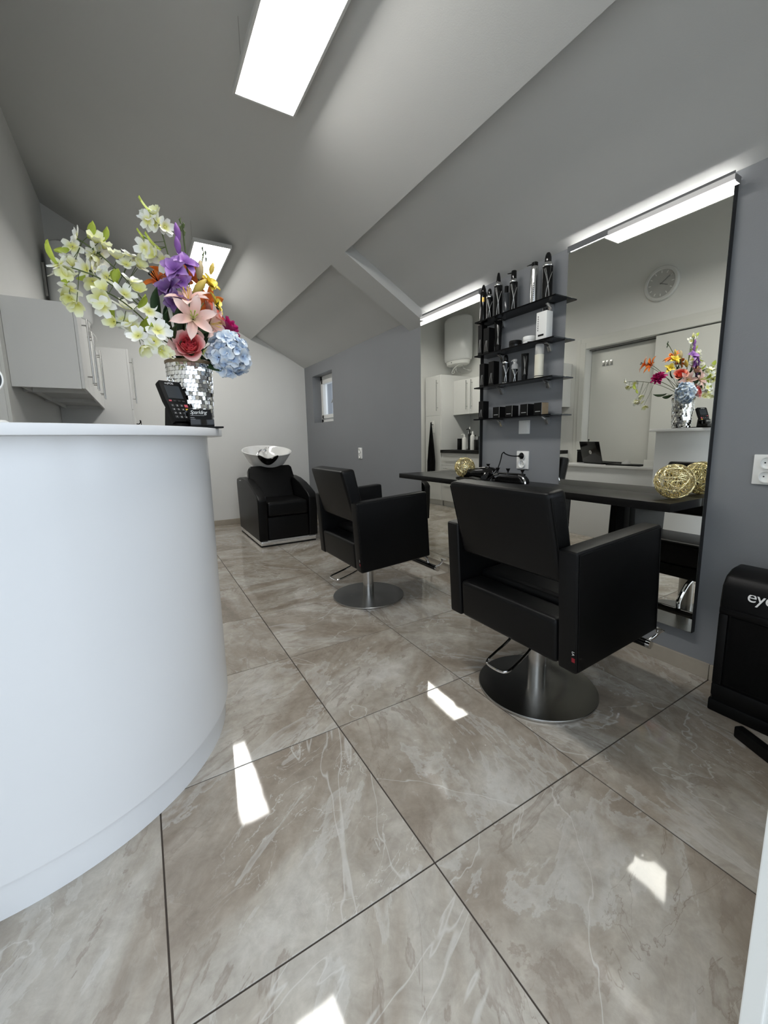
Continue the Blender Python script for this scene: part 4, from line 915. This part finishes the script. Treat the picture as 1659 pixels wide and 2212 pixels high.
def spike(k, lab, name, blooms, buds, tip, m, bud_m, tipcol='leaf_dark'):
    t, r0 = stem_thing(name, lab, 'flower', tip, hole(k), GF, 0, 0.0026); rnd = random.Random(300+k)
    for (c, ax, sc) in blooms:
        f = look(ax, Vector(c)-r0, rnd.uniform(0, 6), sc); b_ = MB()
        for n_p, pt, L in ((3, 1.05, 0.044), (4, 0.66, 0.050)):
            q = ring(n_p, L, 0.036, pt, 0.5, -0.5, ph=PI/3*(n_p == 3 and pt < 0.9), jit=0.12, rnd=rnd, base=0.3, tip=0.7, wave=0.03); b_.add(q.v, q.f)
        me = b_.mesh('bloom'); me.materials.append(M[m]); put('bloom', me, t, mw=f)
    for (c, ax, sc) in buds:
        b_ = MB().lathe([(0.0, -0.024), (0.005, -0.020), (0.0095, -0.004), (0.0085, 0.008), (0.003, 0.022), (0.0, 0.025)], seg=10, cap=False)
        me = b_.mesh('bud'); me.materials.append(M[bud_m]); put('bud', me, t, mw=look(ax, Vector(c)-r0, 0, sc))
    b_ = MB(); tp0 = Vector(tip)-r0
    for q in range(4): b_.tube([tp0+Vector((0.004*(q % 2*2-1), 0, -0.012*q)), tp0+Vector((0.006*(q % 2*2-1), 0, -0.012*q+0.012)), tp0+Vector((0.002*(q % 2*2-1), 0, -0.012*q+0.02))], [0.002, 0.0035, 0.0005], 6)
    b_.build('tip_buds', M[tipcol], t); return t
spike(21, 'purple gladiolus, tallest of the coloured flowers', 'gladiolus', [((0.196,1.70,1.700),(0.35,-0.75,0.5),1.0), ((0.164,1.69,1.672),(-0.35,-0.85,0.3),1.0), ((0.180,1.70,1.64),(0.0,-0.8,-0.1),0.8)], [((0.183,1.70,1.803),(-0.15,-0.1,1),1.15), ((0.180,1.70,1.76),(-0.1,-0.1,1),1.15)], (0.200,1.70,1.832), 'purple', 'purple', 'stem')
spike(22, 'dark violet iris left of the pink lilies', 'iris', [((0.140,1.70,1.605),(-0.6,-0.7,0.4),1.05), ((0.158,1.69,1.568),(-0.3,-0.8,-0.2),0.9)], [], (0.145,1.72,1.62), 'violet', 'violet')
spike(23, 'yellow freesia with pale buds in front of the far ceiling panel', 'freesia', [((0.284,1.79,1.672),(0.5,-0.6,0.6),0.95), ((0.304,1.81,1.612),(0.7,-0.4,0.3),0.85)], [((0.243,1.72,1.640),(0.62,-0.1,0.75),1.55), ((0.300,1.78,1.732),(0.3,0,1),1.0)], (0.288,1.85,1.815), 'yellow', 'bud_yellow')
spike(24, 'tan flower bud standing alone above the pink lilies', 'lily_bud', [], [((0.254,1.76,1.712),(0.15,0.0,1),1.5)], (0.252,1.76,1.675), 'yellow', 'bud_tan')

def leaf_spray(k, lab, leaves):
    tips = [Vector(p) for p, *_ in leaves]; t, r0 = stem_thing('foliage_stem', lab, 'foliage', tips[0]*0.6+MOUTH*0.4, hole(k), GF)
    for p, d, sc in leaves:
        x = Vector(d).normalized(); y = Vector((0.2, -0.75, 0.6)).cross(x).normalized(); z = x.cross(y); st_ = Vector(p)-x*0.06*sc
        MB().tube([(MOUTH*0.55+st_*0.45)-r0, st_-r0], 0.0013, 5).build('twig', M['stem'], t)
        put('leaf', LEAF_D, t, mw=axes(x, y, z, st_-r0) @ Matrix.Scale(sc, 4))
leaf_spray(25, 'dark green leaves hanging right of the vase under the hydrangea', [((0.262,1.70,1.345),(0.45,-0.1,-0.75),1.15), ((0.245,1.72,1.37),(0.85,-0.1,-0.25),0.9), ((0.24,1.86,1.38),(0.5,0.6,-0.45),1.0), ((0.23,1.92,1.40),(0.3,0.85,-0.35),1.0)])
leaf_spray(26, 'dark green leaves left of the pink rose', [((0.130,1.66,1.455),(-0.25,-0.2,0.9),0.95), ((0.115,1.70,1.50),(-0.5,-0.1,0.75),1.0), ((0.14,1.68,1.41),(-0.3,-0.3,0.7),0.9), ((0.155,1.69,1.52),(-0.2,0.0,0.9),1.1)])
leaf_spray(27, 'dark green leaves behind the lilies in the middle', [((0.244,1.665,1.462),(0.6,-0.3,-0.55),0.75), ((0.21,1.72,1.53),(0.1,0.1,0.9),1.1), ((0.175,1.74,1.56),(-0.1,0.1,0.9),1.15), ((0.25,1.74,1.52),(0.35,0.1,0.8),1.1), ((0.23,1.80,1.60),(0.1,0.4,0.8),1.0), ((0.30,1.82,1.58),(0.5,0.3,0.6),1.0)])
leaf_spray(28, 'narrow dark leaf at the upper left of the iris', [((0.085,1.70,1.555),(-0.35,0.0,0.9),1.25), ((0.165,1.75,1.47),(-0.1,0.1,0.9),1.1), ((0.20,1.75,1.44),(0.2,0.1,0.9),1.1)])

leaf_spray(29, 'dark leaves filling the gaps above the vase rim', [((0.205,1.68,1.45),(0.1,-0.2,0.9),0.8), ((0.225,1.70,1.42),(0.4,-0.2,0.8),0.85), ((0.155,1.72,1.45),(-0.35,0.0,0.8),0.9), ((0.135,1.74,1.43),(-0.6,0.0,0.7),0.9), ((0.175,1.80,1.47),(-0.1,0.3,0.9),1.1), ((0.12,1.76,1.53),(-0.5,0.0,0.8),1.0), ((0.215,1.78,1.55),(0.1,0.2,0.9),1.2), ((0.25,1.78,1.47),(0.5,0.2,0.8),1.1)])

# ------------------------------------------------------------------ lower desk behind the counter
t = thing('office_desk', 'low white desk behind the counter, seen in the near mirror', 'desk', (-0.2, 2.46, 0))
MB().box(-0.25, 0.222, -0.542, 0.56, 0.752, 0.776).build('desk_top', M['counter_top'], t, 0.002)
MB().box(0.182, 0.20, -0.540, 0.55, 0.0, 0.7515).build('front_panel', M['counter_white'], t, 0.001)
MB().box(-0.24, 0.181, 0.535, 0.553, 0.0, 0.7515).build('side_panel', M['counter_white'], t, 0.001)
DZT = 0.7765
t = thing('laptop', 'open black laptop on the low desk, round logo on its lid', 'laptop', (-0.14, 2.72, DZT), math.radians(-68))
MB().box(-0.165, 0.165, -0.24, 0.0, 0.0, 0.018).build('keyboard_base', M['black_matt'], t, 0.003)
LM = Matrix.Translation((0, 0.006, 0.012)) @ Matrix.Rotation(math.radians(-14), 4, 'X')
MB().box(-0.165, 0.165, -0.004, 0.004, 0.0, 0.235).xf(LM).build('lid', M['black_gloss'], t, 0.002)
MB().box(-0.155, 0.155, -0.0052, -0.0042, 0.012, 0.222).xf(LM).build('screen', M['screen'], t)
lg = LM @ axes((-1, 0, 0), (0, 0, 1), (0, 1, 0), (0, 0.0042, 0.118))
MB().lathe([(0.0, 0.0), (0.021, 0.0), (0.021, 0.0006), (0.0, 0.0006)], seg=32, cap=False).xf(lg).build('logo_disc', M['silver_print'], t)
text('logo_print', 'hp', 0.026, M['black_matt'], t, lg @ Matrix.Translation((0.0, -0.006, 0.0008)), 0.0001, 0.25, 0.9, 'CENTER')
o = MB().box(-0.10, 0.10, -0.17, 0.17, 0.0, 0.012).build('document_folder', M['black_matt'], None, 0.002); o.location = (-0.12, 2.335, DZT); tag(o, 'flat black folder on the low desk beside the laptop', 'folder')
o = MB().lathe([(0.0, 0.0), (0.04, 0.0), (0.042, 0.006), (0.036, 0.022), (0.02, 0.034), (0.0, 0.038)], seg=28, cap=False).build('paperweight', M['clear'], None); o.location = (-0.10, 2.34, DZT+0.0125); tag(o, 'clear glass dome paperweight on the black folder', 'paperweight')
t = thing('card_stand', 'small white card stand at the end of the low desk', 'card holder', (-0.03, 2.075, DZT), math.radians(90))
MB().prism([(-0.03, 0.0), (0.03, 0.0), (0.03, 0.01), (0.0, 0.022), (-0.018, 0.068), (-0.026, 0.068)], -0.045, 0.045, 'x').build('stand', M['plastic'], t, 0.002)
t = thing('storage_box', 'black box with a scrolled iron ornament on top, left of the laptop', 'box', (-0.36, 2.93, DZT))
MB().box(-0.10, 0.10, -0.07, 0.07, 0.0, 0.13).build('box', M['black_matt'], t, 0.004)
MB().box(-0.103, 0.103, -0.073, 0.073, 0.131, 0.145).build('lid', M['black_matt'], t, 0.003)
sc_ = MB()
for s in (-1, 1): sc_.tube(spline([(0, s*0.055, 0.146), (0, s*0.06, 0.18), (0, s*0.035, 0.215), (0, s*0.008, 0.205), (0, s*0.012, 0.182), (0, s*0.028, 0.186)], 6), 0.006, 8)
sc_.tube([(0, 0, 0.20), (0, 0, 0.245)], 0.006, 8); sc_.lathe([(0, 0.245), (0.009, 0.25), (0.009, 0.258), (0, 0.264)], seg=12, cap=False); sc_.build('scroll', M['black_matt'], t)

# ------------------------------------------------------------------ kitchenette on the left wall
WT = M['white_lacquer']; XB = XL+0.002
def bar_handle(p0, p1, off, parent):              # straight bar on two posts standing off in +x
    p0, p1 = Vector(p0), Vector(p1); d = p1-p0; b = MB(); o = Vector((off, 0, 0))
    b.tube([p0+o, p1+o], 0.006, 10)
    for q in (0.1, 0.9): b.tube([p0+d*q, p0+d*q+o], 0.0045, 8)
    return b.build('handle', M['steel'], parent)
def cupboard(y0, y1, z0, z1, xf_, lab, doors, group='white wall cabinets'):
    t = thing('wall_cabinet', lab, 'cabinet', (XB, y0, z0), 0, group); w, h = y1-y0, z1-z0; d = xf_-XB-0.02
    b = MB(); b.box(0, d, 0.0005, 0.018, 0, h); b.box(0, d, w-0.018, w-0.0005, 0, h); b.box(0, d, 0.018, w-0.018, 0.03, 0.046); b.box(0, d, 0.018, w-0.018, h-0.018, h); b.box(0, 0.006, 0.018, w-0.018, 0.046, h-0.018); b.box(0.04, 0.05, 0.018, w-0.018, 0.0, 0.03)
    b.build('body', WT, t)
    for (a, c, hy) in doors:
        dr_ = MB().box(d+0.001, d+0.019, a*w+0.0015, c*w-0.0015, 0.0015, h-0.0015).build('door', WT, t, 0.0015, 1)
        bar_handle((d+0.019, hy*w, 0.07), (d+0.019, hy*w, 0.50), 0.032, dr_)
    return t
UZ0, UZ1, UX = 1.440, 1.965, -0.262
cupboard(3.385, 3.70, UZ0, UZ1, UX, 'single-door white wall cabinet nearest the entrance', [(0, 1, 0.86)])
cupboard(3.701, 4.46, UZ0, UZ1, UX, 'double-door white wall cabinet in the middle of the row', [(0, 0.5, 0.43), (0.5, 1, 0.57)])
cupboard(4.461, 5.22, UZ0, UZ1, UX, 'double-door white wall cabinet next to the tall cupboard', [(0, 0.5, 0.43), (0.5, 1, 0.57)])
t = thing('tall_cupboard', 'tall white cupboard in the far left corner, black apron on its door', 'cabinet', (XB, 5.222, 0)); h = 2.055; d = 0.60; w = 0.40
b = MB(); b.box(0, d, 0, 0.018, 0.09, h); b.box(0, d, w-0.018, w, 0.09, h); b.box(0, d, 0.018, w-0.018, h-0.018, h); b.box(0, d, 0.018, w-0.018, 0.09, 0.108); b.box(0, 0.006, 0.018, w-0.018, 0.108, h-0.018); b.build('body', WT, t)
for z0, z1, hz0, hz1 in ((0.092, 1.438, 0.9, 1.36), (1.441, h-0.002, 1.51, 1.98)):
    dr_ = MB().box(d+0.001, d+0.019, 0.0015, w-0.0015, z0, z1).build('door', WT, t, 0.0015, 1)
    if hz0 > 1: bar_handle((d+0.019, 0.07, hz0), (d+0.019, 0.07, hz1), 0.032, dr_)
MB().box(0.02, d-0.03, 0.01, w-0.01, 0.0, 0.0895).build('plinth', WT, t)
t = thing('kitchen_base', 'white base cabinets with drawers below the black worktop', 'cabinet', (XB, 3.385, 0)); W_ = 1.835; d = 0.585
MB().box(0.0, d, 0.0, W_, 0.09, 0.8555).build('body', WT, t)
MB().box(0.02, d-0.03, 0.005, W_-0.005, 0.0, 0.0895).build('plinth', WT, t)
for z0, z1 in ((0.662, 0.853), (0.47, 0.659), (0.095, 0.467)):
    q = MB().box(d+0.001, d+0.019, W_-0.598, W_-0.002, z0, z1).build('drawer', WT, t, 0.0015, 1)
    b = MB(); zz = z1-0.05; b.tube([(d+0.05, W_-0.52, zz), (d+0.05, W_-0.08, zz)], 0.006, 10)
    for y in (W_-0.48, W_-0.12): b.tube([(d+0.019, y, zz), (d+0.05, y, zz)], 0.0045, 8)
    b.build('handle', M['steel'], q)
for k in range(3):
    y1 = W_-0.60-0.41*k
    q = MB().box(d+0.001, d+0.019, y1-0.407, y1, 0.095, 0.853).build('door', WT, t, 0.0015, 1)
    bar_handle((d+0.019, y1-0.06, 0.34), (d+0.019, y1-0.06, 0.80), 0.032, q)
o = MB().box(0, 0.63, 0, 1.835, 0.0, 0.045).build('worktop', M['black_top'], None, 0.002); o.location = (XB, 3.385, 0.856); tag(o, 'black kitchen worktop running to the tall cupboard', 'worktop')
KZ = 0.9015
o = MB().box(-0.03, 0.03, -0.035, 0.035, 0, 0.17).build('carton', M['black_matt'], None, 0.002); o.location = (-0.22, 5.0, KZ); tag(o, 'black carton on the kitchen worktop, first of the row beside the tall cupboard', 'box')
def bottle(y, r, h, m, cm, lab, pump=False, x=-0.22):
    t = thing('bottle', lab, 'bottle', (x, y, KZ), 0, 'bottles on the kitchen worktop')
    MB().lathe([(0, 0), (r, 0), (r, h*0.70), (r*0.8, h*0.77), (r*0.4, h*0.8), (0, h*0.8)], seg=20, cap=False).build('bottle_body', M[m], t)
    c = MB().lathe([(0, h*0.8), (r*0.38, h*0.8), (r*0.38, h*0.93), (0, h)], seg=14, cap=False)
    if pump: c.tube([(0, 0, h*0.98), (0.02, 0.02, h), (0.035, 0.035, h*0.97)], 0.006, 8)
    c.build('cap', M[cm], t); return t
bottle(4.905, 0.035, 0.235, 'plastic', 'plastic', 'white pump bottle on the kitchen worktop', True)
bottle(4.84, 0.025, 0.35, 'clear', 'plastic', 'tall clear bottle on the kitchen worktop', False, -0.27)
bottle(4.785, 0.026, 0.31, 'black_gloss', 'black_gloss', 'slim black pump bottle on the kitchen worktop', True)
bottle(4.722, 0.034, 0.28, 'plastic', 'plastic', 'white bottle with a white cap on the kitchen worktop')
t = thing('brush_holder', 'black holder full of brushes and combs on the kitchen worktop', 'holder', (-0.22, 4.60, KZ))
MB().lathe([(0, 0), (0.06, 0), (0.062, 0.15), (0.058, 0.15), (0.056, 0.006), (0, 0.006)], seg=28, cap=False).build('cup', M['black_gloss'], t)
rnd = random.Random(8)
for k in range(6):
    a = 1.05*k; MB().tube([(0.03*math.cos(a), 0.03*math.sin(a), 0.01), (0.045*math.cos(a), 0.045*math.sin(a), 0.19+0.03*rnd.random())], [0.006, 0.009], 8).build('brush', M['black_matt'] if k % 2 else M['silver_print'], t)

# hanging rail with the black apron on the tall cupboard door
ax0 = XB+0.602+0.02
t = thing('hook_strip', 'white hook strip stuck on the tall cupboard door', 'hook', (ax0, 5.40, 1.20))
MB().box(0, 0.006, -0.022, 0.022, -0.03, 0.16).build('strip', M['plastic'], t, 0.002)
MB().tube(spline([(0.004, 0, 0.10), (0.03, 0, 0.098), (0.045, 0, 0.115), (0.043, 0, 0.14)], 5), 0.005, 8).build('hook', M['black_matt'], t)
for z in (0.04, 0.07): MB().disc((0.006, 0, z), 0.004, (1, 0, 0), 0.001, 12).build('stud', M['black_matt'], t)
ap = MB(); vs, fs = [], []; nr, nc = 16, 17
for i in range(nr+1):
    q = i/nr; hw = 0.012 + 0.10*min(1, q*1.35)**1.1
    for k in range(nc+1):
        s = 2*k/nc-1
        vs.append((0.050 - 0.012*q + 0.014*math.cos(9*s+1.5*q)*min(1, q*2) , s*hw + 0.02*q, 0.135 - 0.78*q - 0.05*s*s*q))
for i in range(nr):
    for k in range(nc): a = i*(nc+1)+k; fs.append((a, a+1, a+nc+2, a+nc+1))
me_ = ap.add(vs, fs).mesh('apron'); me_.materials.append(M['black_cloth']); o = put('apron', me_, None, (ax0, 5.40, 1.20)); tag(o, 'black apron hanging from the tall cupboard door', 'apron')
sm_ = o.modifiers.new('thickness', 'SOLIDIFY'); sm_.thickness = 0.005

# water heater above the cupboards
t = thing('water_heater', 'white wall-hung water heater above the kitchen cabinets', 'water heater', (-0.445, 5.33, 2.235))
MB().lathe([(0.0, 0.06), (0.9, 0.06), (0.97, 0.075), (1.0, 0.11), (1.0, 0.655), (0.97, 0.70), (0.85, 0.725), (0.0, 0.73)], seg=56, cap=False, sx=0.165, sy=0.285).build('tank', M['boiler'], t)
MB().lathe([(0.0, 0.0), (0.70, 0.0), (0.80, 0.012), (0.85, 0.0595), (0.0, 0.0598)], seg=48, cap=False, sx=0.165, sy=0.285).build('bottom_cap', M['plastic'], t)
MB().disc((0.132, 0, 0.035), 0.012, (1, 0, 0), 0.006, 18).build('thermostat', M['steel'], t)
for y in (-0.09, 0.09): MB().tube([(-0.03, y, 0.001), (-0.03, y, -0.05), (-0.09, y*1.3, -0.075), (-0.165, y*1.4, -0.078)], 0.009, 10).build('water_pipe', M['chrome'], t)
MB().tube(spline([(0.05, -0.12, 0.0), (0.12, -0.12, -0.03), (0.17, -0.10, -0.075), (0.175, -0.06, -0.125), (0.15, -0.05, -0.142), (0.14, -0.08, -0.13), (0.16, -0.09, -0.105)], 6), 0.004, 8).build('cable', M['plastic'], t)
MB().box(-0.182, -0.16, -0.10, 0.10, 0.25, 0.55).build('wall_bracket', M['steel'], t)

# wall clock on the left wall
t = thing('wall_clock', 'round grey wall clock above the sliding door, seen in the near mirror', 'clock', (XL, 2.39, 2.59))
CMx = axes((0, 1, 0), (0, 0, 1), (1, 0, 0), (0, 0, 0))
MB().lathe([(0.0, 0.0), (0.155, 0.0), (0.165, 0.01), (0.165, 0.032), (0.158, 0.040), (0.135, 0.040), (0.130, 0.028), (0.0, 0.026)], seg=56, cap=False).xf(CMx).build('case', M['panel_frame'], t)
MB().lathe([(0.0, 0.0265), (0.1295, 0.0285), (0.1295, 0.0295), (0.0, 0.0290)], seg=56, cap=False).xf(CMx).build('dial', M['clock_face'], t)
for k in range(12):
    a = PI*k/6; MB().box(-0.004, 0.004, 0.098, 0.122, 0.0296, 0.0306).xf(CMx @ Matrix.Rotation(-a, 4, 'Z')).build('hour_mark', M['white_print'], t)
for L_, w_, a in ((0.07, 0.005, 2.0), (0.10, 0.0035, 0.95)):
    MB().box(-w_, w_, -0.012, L_, 0.031, 0.0325).xf(CMx @ Matrix.Rotation(a, 4, 'Z')).build('clock_hand', M['alu'], t)
